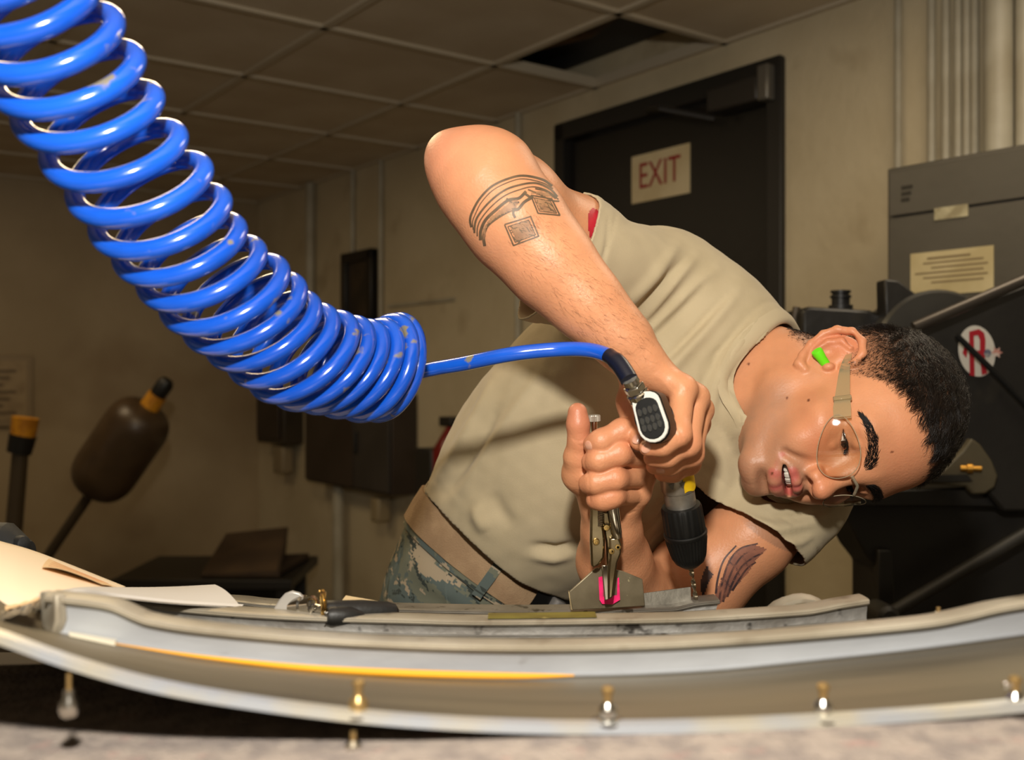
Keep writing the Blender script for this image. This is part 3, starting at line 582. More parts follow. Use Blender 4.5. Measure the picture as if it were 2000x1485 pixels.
# bit: twisted two-flute drill
b = MB(); vs = []; fs = []; H = hx(1102); NB = 60; e1 = dax.orthogonal().normalized(); e2 = dax.cross(e1)
for i in range(NB+1):
    hgt = H*i/NB; a0 = hgt/.013*2*math.pi*.5
    for q in range(8):
        a = q*math.pi/4; rad = .00235*(1 if q % 4 in (0, 1) else .45)*min(1, i/4+.1); vs.append(tip+dax*hgt+e1*(rad*math.cos(a+a0))+e2*(rad*math.sin(a+a0)))
fs = [(i*8+q, i*8+(q+1) % 8, (i+1)*8+(q+1) % 8, (i+1)*8+q) for i in range(NB) for q in range(8)]
b.add(vs, fs); b.build('drill_bit', mat('bit_steel', (190, 180, 160), rough=.2, metal=1), dt)
h0, h1, h2, h3, h4 = hx(1106), hx(1046), hx(1040), hx(1003), hx(995)
b = MB(); b.lathe(tip+dax*(h0-.004), dax, [(0, .004), (.002, .0075), (.0045, .008), (.005, .011)], 24); b.build('chuck_nose', M_steel, dt)
def fluted(prof, n, amp):
    q = MB(); vs = []; fs = []; N2 = n*4
    for (hgt, r, f) in prof:
        for k2 in range(N2):
            a = 2*math.pi*k2/N2; rr_ = r-amp*f*(1 if k2 % 4 in (0, 1) else 0); vs.append(tip+dax*hgt+e1*(rr_*math.cos(a))+e2*(rr_*math.sin(a)))
    fs = [(i*N2+k2, i*N2+(k2+1) % N2, (i+1)*N2+(k2+1) % N2, (i+1)*N2+k2) for i in range(len(prof)-1) for k2 in range(N2)]
    fs += [tuple(range(N2-1, -1, -1)), tuple((len(prof)-1)*N2+k2 for k2 in range(N2))]; return q.add(vs, fs)
fluted([(h0, .010, 0), (h0+.004, .0145, 0), (h0+.009, .0168, 0), (h0+.013, .0178, 1), (h1-.004, .0204, 1), (h1, .0206, 0)], 36, .0012).build('chuck_lower', M_blkr, dt, sharp=50)
b = MB(); b.lathe(tip+dax*h1, dax, [(0, .0206), (.001, .0212), (.0035, .0212), (.0045, .02)], 40); b.build('chuck_ring', M_blkr, dt)
fluted([(h1+.0045, .0195, 0), (h1+.006, .0202, 1), (h3+.006, .0198, 1), (h3+.009, .0185, 0), (h3+.010, .014, 0)], 20, .0008).build('chuck_upper', M_blkr, dt, sharp=50)
b = MB(); t0 = h3+.009; b.lathe(tip+dax*t0, dax, [(0, .0142), (.001, .0148), (.0155, .0150), (.016, .0158), (.0168, .0158), (.0172, .0162), (.0365, .0164), (.037, .0155)], 36); b.build('gear_housing', M_steel, dt)
b = MB(); M2 = mat('housing_mark', (90, 84, 76), rough=.4, metal=.6); nv = (Vector((0, 0, CZ))-(tip+dax*(t0+.027))).normalized(); nv = (nv-dax*nv.dot(dax)).normalized(); sv = dax.cross(nv)
if sv.x < 0: sv = -sv
cpt = tip+dax*(t0+.027)+nv*.0158
for (dx, s) in ((-.006, 1), (.004, 1)):
    b.prism([cpt+sv*(dx-.0025)+dax*.002, cpt+sv*(dx+.003)+dax*.003, cpt+sv*(dx+.001)-dax*.0035, cpt+sv*(dx-.0005)-dax*.003], nv*.0006)
b.build('housing_notch', M2, dt)
mtop = tip+dax*(t0+.037)
hend = P(1277, 814, .915)      # rear end of the grip
gax = (hend-mtop)
bd = MB(); bp = spline([mtop-dax*.002, mtop+dax*.012, mtop+gax*.45+dax*.004, hend-gax.normalized()*.004, hend], 24)
bd.tube(bp, [.0155]+[.0168]*3+[.0172]*17+[.0165, .015, .012], 28); bd.build('grip_body', M_blkr, dt)
b = MB(); yc = tip+dax*hx(930); pass
# yellow paint band only on the right front quarter
q = MB(); 
for a0, hh in ((np.linspace(-.1, .95, 9), (-.011, .012)),):
    rows_ = [[yc+dax*hgt*(1-.10*math.sin(k2*.9))+(sv*math.sin(a)+nv*math.cos(a))*.0170 for k2, a in enumerate(a0+.42)] for hgt in np.linspace(hh[0], hh[1], 4)]
    q.grid(rows_)
tag(q.build('paint_mark', mat('yellow_paint', (236, 200, 24), (214, 170, 10), 60, .5), dt), 'yellow paint dab')
# end pad: oval cap facing the hose
ca = (P(1247, 752, .90)-P(1272, 838, .892)); up_ = ca.normalized(); ctr = P(1270, 811, .890)
nrm = Vector((-.40, -.90, .06)).normalized(); up_ = (up_-nrm*up_.dot(nrm)).normalized(); rt_ = up_.cross(nrm)
if rt_.x < 0: rt_ = -rt_
def stad(hw, h_up, h_dn, k=10):
    pts = []
    for t in np.linspace(math.pi, 2*math.pi, k): pts.append((hw*math.cos(t), -h_dn+hw+hw*math.sin(t)))
    for t in np.linspace(0, math.pi, k): pts.append((hw*.92*math.cos(t), h_up-hw*.7+hw*.7*math.sin(t)))
    return pts
def cap(hw, hu, hd, z0, z1, name, m, bev=.0008):
    q = MB(); q.prism([ctr+rt_*x+up_*y+nrm*z0 for x, y in stad(hw, hu, hd)], nrm*(z1-z0)); return q.build(name, m, dt, bevel=bev)
cap(.0140, .0215, .0250, -.024, 0, 'end_housing', M_blkr, .002)
cap(.0134, .0205, .0240, 0, .003, 'end_trim', mat('white_trim', (214, 212, 204), rough=.35))
cap(.0110, .0150, .0210, .003, .0042, 'end_pad', M_blkr)
q = MB()
for i in range(4):
    for j in range(3):
        x = (i-1.5)*.0047; y = -.0120+j*.0080; 
        q.prism([ctr+rt_*(x+.0018*math.cos(t)*(1))+up_*(y+.0034*math.sin(t)+ (.0012 if i in (1, 2) else .0022)*(-1 if j == 0 else 0)*-1)+nrm*.0042 for t in np.linspace(0, 2*math.pi, 10, endpoint=False)], nrm*.0011)
tag(q.build('pad_studs', mat('stud_black', (58, 57, 54), rough=.25), dt), kind='stuff')
# steel air coupling
a_ = P(1230, 741, .8925); c_ = P(1262, 800, .905); d2 = (c_-a_); Lc = d2.length; sc_ = Lc/.033
b = MB(); b.lathe(a_, d2, [(0, .0072), (.004, .0075), (.0045, .0062), (.006, .0062)], 28); b.build('ferrule', M_chr, dt)
b = MB(); b.lathe(a_+d2.normalized()*.006, d2, [(0, .0085), (.0008, .0094), (.0065, .0094), (.0075, .0085)], 6); b.build('hex_nut', M_chr, dt, bevel=.0005, sharp=20)
b = MB(); b.lathe(a_+d2.normalized()*.0135, d2, [(0, .0085), (.001, .0098), (.0055, .0098), (.006, .009), (.0068, .009), (.0072, .0098), (.010, .0098), (.011, .0078), (.014, .0075), (.0145, .0095), (.019, .0095), (.022, .008)], 32); b.build('coupling_sleeve', M_chr, dt)
# ------------------------------------------------------------------ implicit-surface modeller (smooth unions, sparse surface nets)
class Sdf:
    def __init__(s): s.ops = []; s.fr = None; s.mirror = False; s.frames = []
    def frame(s, O=None, M=None, sc=1., mirror=False):
        s.frames.append(None if O is None else (np.array(O, float), np.array(M, float), sc, mirror)); return s
    def _c(s, c): # local centre(s) -> world
        f = s.frames[-1] if s.frames else None; c = np.array(c, float)
        if f is None: return [c]
        out = [f[0]+f[2]*(f[1] @ c)]
        if f[3]: out.append(f[0]+f[2]*(f[1] @ (c*[-1, 1, 1])))
        return out
    def add(s, fn, c, br, k=.01, sub=False):
        f = s.frames[-1] if s.frames else None; sc = f[2] if f else 1.
        s.ops.append((fn, s._c(c), br*sc, k*sc, sub, len(s.frames)-1 if f else -1)); return s
    def ell(s, c, r, k=.01, sub=False, R=None):
        c = np.array(c, float); r = np.array(r if hasattr(r, '__len__') else (r, r, r), float)
        def fn(p):
            q = p-c
            if R is not None: q = q @ R
            k0 = np.sqrt(((q/r)**2).sum(1)); k1 = np.sqrt(((q/r**2)**2).sum(1))+1e-9; return k0*(k0-1)/k1
        return s.add(fn, c, r.max(), k, sub)
    def cap(s, a, b, ra, rb=None, k=.01, sub=False, flat=None):
        a = np.array(a, float); b = np.array(b, float); rb = ra if rb is None else rb; ab = b-a; L2 = (ab**2).sum()+1e-12
        fl = None if flat is None else (np.array(flat[0], float)/np.linalg.norm(flat[0]), flat[1])
        def fn(p):
            q = p-a; t = np.clip(q @ ab/L2, 0, 1); v = q-t[:, None]*ab
            if fl: v = v+np.outer(v @ fl[0], fl[0])*(1/fl[1]-1)
            return np.sqrt((v**2).sum(1))-(ra+(rb-ra)*t)
        return s.add(fn, (a+b)/2, math.sqrt(L2)/2+max(ra, rb), k, sub)
    def chain(s, pts, k=.01, first=None, flat=None):
        for i in range(len(pts)-1):
            (a, ra), (b, rb) = pts[i], pts[i+1]; s.cap(a, b, ra, rb, first if (first is not None and i == 0) else k, flat=flat)
        return s
    def finger(s, pts, kin=.008, k=.0025):
        'one smooth tube with joints, blended inside with kin and to the rest with k'
        A = [np.array(a, float) for a, r in pts]; R = [r for a, r in pts]
        def fn(p):
            d = None
            for i in range(len(A)-1):
                ab = A[i+1]-A[i]; t = np.clip((p-A[i]) @ ab/(ab @ ab+1e-12), 0, 1); e = np.sqrt(((p-A[i]-t[:, None]*ab)**2).sum(1))-(R[i]+(R[i+1]-R[i])*t)
                if d is None: d = e
                else: h = np.maximum(kin-np.abs(d-e), 0)/kin; d = np.minimum(d, e)-h*h*kin*.25
            return d
        c = sum(A)/len(A); return s.add(fn, c, max(np.linalg.norm(a-c) for a in A)+max(R)+.003, k)
    def ev(s, p, ctr=None, rad=None):
        d = np.full(len(p), .3); loc = {}
        for fn, cs, br, k, sub, fi in s.ops:
            if ctr is not None and all(np.linalg.norm(c-ctr)-br > rad+k*1.2+.012 for c in cs): continue
            if fi >= 0:
                if fi not in loc:
                    O, M, sc, mi = s.frames[fi]; q = (p-O) @ M/sc
                    if mi: q = q.copy(); q[:, 0] = np.abs(q[:, 0])
                    loc[fi] = (q, sc)
                e = fn(loc[fi][0])*loc[fi][1]
            else: e = fn(p)
            if sub:
                e = -e; h = np.maximum(k-np.abs(d-e), 0)/k; d = np.maximum(d, e)+h*h*k*.25
            else:
                h = np.maximum(k-np.abs(d-e), 0)/k; d = np.minimum(d, e)-h*h*k*.25
        return d
    def mesh(s, h, B=20, slack=1.25, pad=.02, lo=None, hi=None):
        cs = np.array([c-o[2] for o in s.ops if not o[4] for c in o[1]]); ce = np.array([c+o[2] for o in s.ops if not o[4] for c in o[1]])
        lo = np.maximum(cs.min(0)-pad, lo) if lo is not None else cs.min(0)-pad; hi = np.minimum(ce.max(0)+pad, hi) if hi is not None else ce.max(0)+pad
        bs = h*B; n = np.ceil((hi-lo)/bs).astype(int); G = np.stack(np.meshgrid(*[np.arange(q) for q in n], indexing='ij'), -1).reshape(-1, 3)
        ctr = lo+(G+.5)*bs; d0 = np.concatenate([s.ev(c) for c in np.array_split(ctr, max(1, len(ctr)//20000))]); rad = bs*.87
        act = G[np.abs(d0) < rad*slack]
        ax = np.arange(B+2)-1                       # one extra layer below so every owned edge finds its four cells
        L = np.stack(np.meshgrid(ax, ax, ax, indexing='ij'), -1).reshape(-1, 3)
        nc = (B+1)//5+1; cg = np.arange(nc)*5; cidx = (cg[:, None, None]*(B+2)**2+cg[None, :, None]*(B+2)+cg[None, None, :]).ravel()
        V = []; K = []; Q = []; NB = n*B+4; ms = np.array([NB[1]*NB[2], NB[2], 1], dtype=np.int64)
        def work(g):
            o = g*B; pts = lo+(L+o)*h; c = lo+(g+.5)*bs
            dc = s.ev(pts[cidx], c, rad*1.15).reshape(nc, nc, nc); am = np.abs(dc)
            near = np.minimum.reduce([am[i:nc-1+i, j:nc-1+j, k:nc-1+k] for i in (0, 1) for j in (0, 1) for k in (0, 1)]) < 5*h*1.15
            if not near.any(): return None
            sel = np.zeros((B+2, B+2, B+2), bool)
            for (i, j, k) in np.argwhere(near): sel[i*5:i*5+6, j*5:j*5+6, k*5:k*5+6] = True
            ci = np.minimum((np.arange(B+2)+2)//5, nc-1); d = dc[np.ix_(ci, ci, ci)].copy()
            d[sel] = s.ev(pts[sel.ravel()], c, rad*1.15)
            if d.min() > 0 or d.max() < 0: return None
            ins = d < 0
            C = [(i, j, k) for i in (0, 1) for j in (0, 1) for k in (0, 1)]
            cnt = sum(ins[i:B+1+i, j:B+1+j, k:B+1+k].astype(np.int8) for i, j, k in C)
            cell = np.argwhere((cnt > 0) & (cnt < 8))
            if len(cell) == 0: return None
            cv = np.stack([d[cell[:, 0]+i, cell[:, 1]+j, cell[:, 2]+k] for i, j, k in C], 1); acc = np.zeros((len(cell), 3)); num = np.zeros(len(cell))
            for a in range(8):
                for b in range(a+1, 8):
                    df = [C[b][q]-C[a][q] for q in range(3)]
                    if sum(map(abs, df)) != 1: continue
                    m = (cv[:, a] < 0) != (cv[:, b] < 0); t = np.where(m, cv[:, a]/np.where(m, cv[:, a]-cv[:, b], 1), 0)
                    acc += m[:, None]*(np.array(C[a])+t[:, None]*np.array(df)); num += m
            vp = lo+(cell-1+o+acc/num[:, None])*h; key = ((cell+o+1) @ ms)
            qs = []
            for axis in range(3):
                u, w_ = [q for q in range(3) if q != axis]
                sl0 = [slice(1, B+1)]*3; sl1 = list(sl0); sl1[axis] = slice(2, B+2)
                x0 = ins[tuple(sl0)]; x1 = ins[tuple(sl1)]; e = np.argwhere(x0 != x1)
                if len(e) == 0: continue
                fl = x0[e[:, 0], e[:, 1], e[:, 2]]; base = e+1+o+1
                du = np.zeros(3, int); du[u] = 1; dw = np.zeros(3, int); dw[w_] = 1
                q4 = np.stack([(base-du-dw) @ ms, (base-dw) @ ms, base @ ms, (base-du) @ ms], 1)
                flip = fl if axis != 1 else ~fl
                q4[~flip] = q4[~flip][:, ::-1]; qs.append(q4)
            return vp, key, (np.concatenate(qs) if qs else np.zeros((0, 4), np.int64))
        from concurrent.futures import ThreadPoolExecutor
        with ThreadPoolExecutor(4) as ex:
            for r in ex.map(work, act):
                if r is not None: V.append(r[0]); K.append(r[1]); Q.append(r[2])
        V = np.concatenate(V); K = np.concatenate(K); Q = np.concatenate(Q)
        uk, ix = np.unique(K, return_index=True); V = V[ix]
        pos = np.searchsorted(uk, Q); pos = np.minimum(pos, len(uk)-1); ok = (uk[pos] == Q).all(1); F = pos[ok]
        for _ in range(1):                          # pull the vertices onto the surface
            e_ = h*.5
            parts = np.array_split(np.arange(len(V)), max(1, len(V)//4000)); 
            order = np.lexsort((np.floor(V[:, 2]/.03), np.floor(V[:, 1]/.03), np.floor(V[:, 0]/.03))); parts = np.array_split(order, max(1, len(V)//1500))
            def proj(ids):
                p = V[ids]; c = (p.max(0)+p.min(0))/2; r = np.linalg.norm(p-c, axis=1).max()+.01
                d = s.ev(p, c, r); g = np.stack([s.ev(p+np.eye(3)[a]*e_, c, r)-s.ev(p-np.eye(3)[a]*e_, c, r) for a in range(3)], 1)/(2*e_)
                gn = (g**2).sum(1)[:, None]+1e-6; return ids, p-np.clip(d[:, None]*g/gn, -h, h)*.8
            with ThreadPoolExecutor(4) as ex: res = list(ex.map(proj, parts))
            V = V.copy()
            for ids, p in res: V[ids] = p
        return V, F
def sdf_obj(name, V, F, m, parent=None, col=None, kind=None):
    me = bpy.data.meshes.new(name); V = np.asarray(V); c = (V.max(0)+V.min(0))/2
    me.vertices.add(len(V)); me.vertices.foreach_set('co', (V-c).astype(np.float32).ravel())
    k = F.shape[1]; me.loops.add(F.size); me.loops.foreach_set('vertex_index', F.astype(np.int32).ravel()); me.polygons.add(len(F))
    me.polygons.foreach_set('loop_start', np.arange(0, F.size, k, dtype=np.int32)); me.polygons.foreach_set('loop_total', np.full(len(F), k, np.int32))
    me.polygons.foreach_set('use_smooth', np.ones(len(F), bool)); me.update(calc_edges=True); me.validate()
    if col is not None:
        a = me.color_attributes.new('Col', 'FLOAT_COLOR', 'POINT'); a.data.foreach_set('color', np.concatenate([col, np.ones((len(V), 1))], 1).astype(np.float32).ravel())
    me.materials.append(m); o = bpy.data.objects.new(name, me); COL.objects.link(o)
    o.location = Vector(c)-(wloc(parent) if parent else Vector((0, 0, 0))); o.parent = parent; return o
def vnormals(V, F):
    n = np.zeros_like(V); a = V[F[:, 2]]-V[F[:, 0]]; b = V[F[:, 3 % F.shape[1]]]-V[F[:, 1]]; fn = np.cross(a, b)
    for q in range(F.shape[1]): np.add.at(n, F[:, q], fn)
    return n/(np.linalg.norm(n, axis=1)[:, None]+1e-12)
def px(V):  # photograph pixel of world points
    return np.stack([1000+FPX*V[:, 0]/V[:, 1], 742.5-FPX*(V[:, 2]-CZ)/V[:, 1]], 1)
def dist_poly(p, poly):
    'distance of 2-D points to a polyline, and the parameter along it 0..1'
    poly = np.array(poly, float); best = np.full(len(p), 1e9); par = np.zeros(len(p)); n = len(poly)-1
    for i in range(n):
        a, b = poly[i], poly[i+1]; ab = b-a; t = np.clip(((p-a) @ ab)/((ab**2).sum()+1e-9), 0, 1); d = np.linalg.norm(p-a-t[:, None]*ab, axis=1)
        m = d < best; best[m] = d[m]; par[m] = (i+t[m])/n
    return best, par
# ------------------------------------------------------------------ the person
def q(x, y, Y): return np.array(P(x, y, Y))
HO = np.array([.357, 1.12, CZ-.040]); HM = np.array([[-.265, -.156, .952], [-.556, -.783, -.283], [.789, -.604, .121]]); HS = .953
HM = np.linalg.qr(HM)[0]*np.sign(np.diag(np.linalg.qr(HM)[1]))
def hl(c): return HO+HS*(HM @ np.array(c, float))            # head-local (right, forward, up) -> world
hmx = Matrix([list(r) for r in HM])
man = thing('person', 'person in tan T-shirt and camouflage trousers bending over the metal panel to drill', 'person', (P(960, 0, 1.4).x, 1.42, 0))

def sculpt_head(s):
    s.frame(HO, HM, HS, True)
    # skull and face masses
    s.ell((0, -.018, .034), (.078, .102, .094), .02)
    s.ell((0, .034, .036), (.062, .060, .062), .03)
    s.ell((0, .020, -.035), (.062, .072, .075), .03)
    s.ell((0, .022, -.074), (.050, .064, .042), .02)
    s.cap((.053, .000, -.062), (.016, .076, -.101), .0165, .014, .015)          # jaw line
    s.cap((.058, -.004, -.028), (.053, .002, -.066), .016, .015, .02)          # ramus
    s.ell((0, .081, -.101), (.020, .0165, .0145), .018)                        # chin
    s.ell((.046, .058, -.026), (.022, .024, .017), .022)                       # cheekbone
    s.ell((.030, .074, -.050), (.020, .016, .020), .02)                        # cheek front
    s.cap((0, .0885, .017), (.042, .074, .020), .0105, .0095, .022)            # brow ridge
    s.ell((.034, .1035, -.004), (.0195, .0225, .0135), .014, sub=True)         # eye socket
    # nose
    s.cap((0, .0895, .008), (0, .108, -.027), .0078, .0092, .016)
    s.ell((0, .1135, -.034), (.0112, .0115, .0098), .009)
    s.ell((.0125, .1015, -.038), (.0075, .0115, .0082), .006)
    s.cap((.0062, .105, -.050), (.0068, .109, -.044), .0036, .0030, .004, sub=True)
    # mouth mound, lips, cavity
    s.ell((0, .082, -.067), (.030, .0180, .022), .018)
    s.ell((0, .0985, -.0930), (.017, .008, .0050), .010, sub=True)              # fold under the lower lip
    s.cap((0, .1060, -.0500), (0, .1085, -.0545), .0020, .0024, .004, sub=True)    # philtrum
    s.cap((.0205, .0985, -.041), (.0335, .0890, -.066), .0026, .0018, .010, sub=True)  # smile line
    s.finger([((.0275, .0855, -.0685), .0026), ((.0150, .0975, -.0612), .0042), ((.0045, .1025, -.0590), .0046), ((0, .1022, -.0600), .0044)], .006, .004)
    s.finger([((.0270, .0850, -.0705), .0030), ((.0130, .0955, -.0785), .0052), ((.0050, .0986, -.0806), .0056), ((0, .0990, -.0808), .0056)], .008, .005)
    s.ell((0, .094, -.0682), (.0235, .0250, .0048), .002, sub=True)
    # lids
    ec = np.array([.032, .0702, -.0035])
    s.ell(ec, .0141, .004)
    s.cap((.018, .0790, .0045), (.032, .0840, .0080), .0030, .0036, .006); s.cap((.032, .0840, .0080), (.046, .0745, .005), .0036, .003, .006)    # upper lid roll
    s.cap((.020, .0785, -.0150), (.033, .0815, -.0175), .0022, .0026, .006); s.cap((.033, .0815, -.0175), (.045, .0745, -.0140), .0026, .002, .006)    # lower lid roll
    def wedge(p):
        v = p-ec; x = (v[:, 0]-.001)/.0145; y = np.maximum(v[:, 1], 1e-4); el = np.arctan2(v[:, 2], y)
        up = np.radians(8)-.36*x*x+.05*x; dn = np.radians(-25)+.20*x*x+.05*x
        w_ = np.maximum(el-up, dn-el)*.013; w_ = np.maximum(w_, .0117-np.linalg.norm(v, axis=1)); return np.maximum(w_, -v[:, 1])
    s.add(wedge, ec, .016, .0008, True)
    # ear
    s.ell((.0815, -.0165, -.005), (.0062, .0205, .0300), .006, R=np.array(Matrix.Rotation(math.radians(24), 3, 'Z')))
    s.chain([((.0745, .006, .004), .0042), ((.0790, .007, .016), .0042), ((.0840, -.002, .0255), .0042), ((.0900, -.016, .0270), .0043), ((.0955, -.029, .0180), .0043), ((.0965, -.035, .003), .0042), ((.0935, -.034, -.012), .0040), ((.0885, -.026, -.026), .0038), ((.0830, -.014, -.036), .0044), ((.0790, -.004, -.041), .0056), ((.0755, .003, -.036), .0046)], .003, .004)
    s.chain([((.0865, -.012, .014), .0028), ((.0905, -.021, .006), .0032), ((.0900, -.022, -.008), .0030), ((.0855, -.014, -.021), .0032)], .004)
    s.ell((.0885, -.007, -.010), (.0085, .0095, .0125), .004, sub=True)
    s.ell((.0920, -.018, .0165), (.004, .009, .0045), .004, sub=True)
    s.ell((.0775, .0055, -.0110), (.0042, .0042, .0060), .004)
body = Sdf()
body.frame()
# trunk core (hidden by the shirt), neck
body.chain([(q(1330, 770, 1.25), .035), (q(1425, 742, 1.222), .052)], .03)
body.chain([(q(1425, 742, 1.222), .055), (np.array(hl((0, -.056, -.115))), .0570), (np.array(hl((0, -.040, -.050))), .057)], .03)
body.chain([(q(1330, 760, 1.25), .03), (q(1330, 640, 1.235), .032), (q(1300, 558, 1.22), .040)], .02)
body.chain([(q(1330, 770, 1.25), .03), (q(1440, 930, 1.24), .032), (q(1530, 990, 1.20), .036)], .02)
body.frame(HO, HM, HS, True)
body.cap((.054, -.016, -.045), (.020, .004, -.160), .011, .009, .03)   # neck cord
sculpt_head(body)
body.frame()
body.cap(q(1440, 700, 1.205), hl((.030, -.060, -.060)), .050, .045, .03)
body.cap(hl((0, .004, -.090)), q(1430, 835, 1.235), .026, .030, .015)
# right arm
E_ = .985
body.chain([(q(1300, 558, 1.22), .044), (q(1125, 476, 1.125), .0440), (q(1000, 390, 1.04), .041), (q(925, 335, E_), .034)], .03)
body.chain([(q(900, 322, .975), .0290), (q(945, 362, .972), .0400), (q(1010, 438, .966), .0425), (q(1080, 522, .962), .0365), (q(1150, 597, .958), .0290), (q(1212, 662, .956), .0228), (q(1246, 703, .956), .0215)], .025, .02)
body.ell(q(870, 300, .985), (.0140, .014, .016), .022)       # point of the elbow
body.ell(q(965, 330, .985), (.030, .03, .030), .03)
body.ell(q(1243, 655, .966), (.0095, .010, .010), .014)       # wrist bone
# right hand round the drill grip
RW = q(1246, 703, .957)
rh = {'i': [(1333, 762, .944, .0112), (1326, 848, .914, .0094), (1294, 869, .9085, .0084), (1265, 875, .911, .0074)],
      'm': [(1358, 779, .962, .0112), (1344, 868, .936, .0098), (1303, 891, .928, .0087), (1274, 895, .931, .0078)],
      'r': [(1368, 803, .981, .0106), (1351, 889, .957, .0093), (1308, 908, .947, .0082), (1278, 911, .949, .0074)],
      'p': [(1363, 830, .998, .0098), (1347, 906, .978, .0086), (1316, 922, .969, .0078), (1293, 925, .968, .0072)]}
for f, sp in (('i', (1262, 715, .953)), ('m', (1258, 718, .960)), ('r', (1254, 722, .966)), ('p', (1250, 725, .972))):
    j = rh[f]; body.cap(q(*sp), q(*j[0][:3]), .0135, j[0][3], .016)
body.ell(q(1310, 775, .978), (.018, .012, .018), .02)
for f in 'prmi':
    j = rh[f]; body.finger([(q(*a[:3]), a[3]) for a in j], .010, .0022)
    body.ell(q(j[0][0]+2, j[0][1]-4, j[0][2]-.003), j[0][3]*.95, .009)
body.chain([(q(1252, 715, .974), .0155), (q(1234, 785, .988), .0135), (q(1236, 838, .974), .0108), (q(1249, 862, .952), .0088)], .008, .014)
# left arm and forearm
body.chain([(q(1530, 990, 1.20), .038), (q(1465, 1050, 1.17), .0425), (q(1360, 1135, 1.18), .050), (q(1285, 1220, 1.205), .046)], .03)
body.chain([(q(1275, 1222, 1.20), .042), (q(1222, 1160, 1.13), .0385), (q(1199, 1095, 1.085), .0325), (q(1194, 1030, 1.045), .0235), (q(1192, 1000, 1.033), .0215)], .03, .03)
# left fist round the pliers
lh = {'i': [(1246, 866, 1.000, .0108), (1215, 842, .966, .0100), (1174, 862, .9620, .0094), (1157, 869, .967, .0086)],
      'm': [(1260, 897, 1.000, .0108), (1208, 886, .963, .0102), (1170, 899, .9620, .0096), (1154, 903, .969, .0088)],
      'r': [(1258, 932, 1.004, .0104), (1200, 935, .965, .0098), (1164, 943, .9660, .0094), (1148, 946, .973, .0086)],
      'p': [(1246, 968, 1.010, .0098), (1196, 969, .970, .0092), (1176, 975, .9710, .0088), (1162, 977, .976, .0080)]}
for f, sp in (('i', (1180, 985, 1.028)), ('m', (1190, 988, 1.03)), ('r', (1200, 990, 1.032)), ('p', (1206, 995, 1.034))):
    j = lh[f]; body.cap(q(*sp), q(*j[0][:3]), .0150, j[0][3], .016)
for f in 'prmi':
    j = lh[f]; body.finger([(q(*a[:3]), a[3]) for a in j], .010, .0022)
body.chain([(q(1180, 975, 1.03), .0180), (q(1136, 925, 1.008), .0185), (q(1129, 893, .996), .0130), (q(1131, 860, .988), .0100), (q(1129, 830, .985), .0100), (q(1128, 806, .985), .0092)], .006, .02)

import time as _t
_t0 = _t.time()
bV, bF = body.mesh(.00155, B=24)
print('body', len(bV), len(bF), _t.time()-_t0)
bN = vnormals(bV, bF)
def press(V, N, lst):
    'creases pressed into the skin along lines seen in the photograph'
    p = px(V); d = np.zeros(len(V))
    for poly, amp, wd in lst: d += amp*np.exp(-(dist_poly(p, poly)[0]/wd)**2)
    return V+N*(d*(V[:, 1] < 1.06)*sm(-N[:, 1], 0, .4))[:, None]
def sm(x, a, b): t = np.clip((x-a)/(b-a), 0, 1); return t*t*(3-2*t)
cr = []
for f, (x, y) in (('i', (1214, 842)), ('m', (1207, 886)), ('r', (1198, 935)), ('p', (1195, 969))):
    for dx in (-5, 1, 7): cr.append(([(x+dx-1, y-9), (x+dx+1, y), (x+dx, y+9)], -.00042, 1.8))
for x, y in ((1176, 861), (1170, 898), (1165, 943), (1177, 975)):
    for dx in (-2, 4): cr.append(([(x+dx+1, y-9), (x+dx-1, y), (x+dx+1, y+9)], -.00038, 1.8))
for l in ([(1322, 835), (1330, 845), (1334, 858)], [(1314, 838), (1322, 850), (1326, 862)], [(1290, 858), (1294, 870), (1292, 880)], [(1342, 862), (1348, 872), (1346, 884)], [(1128, 868), (1134, 872), (1142, 870)], [(1120, 858), (1130, 862), (1140, 859)], [(1144, 880), (1140, 905), (1150, 935), (1152, 980)], [(1222, 985), (1235, 990), (1248, 984)], [(1215, 1000), (1228, 1004), (1240, 999)]): cr.append((l, -.0005, 2.2))
for l in ([(1276, 712), (1305, 738), (1328, 762)], [(1285, 735), (1320, 770)], ): cr.append((l, .0007, 6))
for l in ([(1268, 690), (1300, 716), (1340, 760)],): cr.append((l, .0006, 5))
bV = press(bV, bN, cr); bN = vnormals(bV, bF)

# ---- skin colours by place on the body (pigment only)
def sm(x, a, b): t = np.clip((x-a)/(b-a), 0, 1); return t*t*(3-2*t)
def vnoise(p, s, seed=0):
    r = np.random.RandomState(seed); out = np.zeros(len(p))
    for o in range(4):
        k = r.normal(size=(5, 3)); k = k/np.linalg.norm(k, axis=1)[:, None]*s*(1.9**o)*6.28; ph = r.rand(5)*6.28; out += np.sin(p @ k.T+ph).sum(1)/5/(1.5**o)
    return out
H = (bV-HO) @ HM/HS; hx_, hy_, hz_ = np.abs(H[:, 0]), H[:, 1], H[:, 2]
inhead = (np.linalg.norm(H-[0, 0, .0], axis=1) < .165)
skin = np.array(lin((212, 148, 108))); red = np.array(lin((204, 108, 80))); pale = np.array(lin((232, 178, 140))); lipc = np.array(lin((188, 96, 88))); stub = np.array(lin((142, 112, 94))); scalp = np.array(lin((58, 42, 32)))
C = np.tile(skin, (len(bV), 1)); n1 = vnoise(bV, 9, 1)[:, None]; n2 = vnoise(bV, 45, 2)[:, None]
C = C*(1+.05*n1+.03*n2)
def blend(mask, col, C): return C*(1-mask[:, None])+mask[:, None]*col
def gau(c, r): return np.exp(-(((np.stack([hx_, hy_, hz_], 1)-c)/r)**2).sum(1))*inhead
C = blend(.30*gau((.042, .075, -.032), (.024, .05, .02)), red, C)
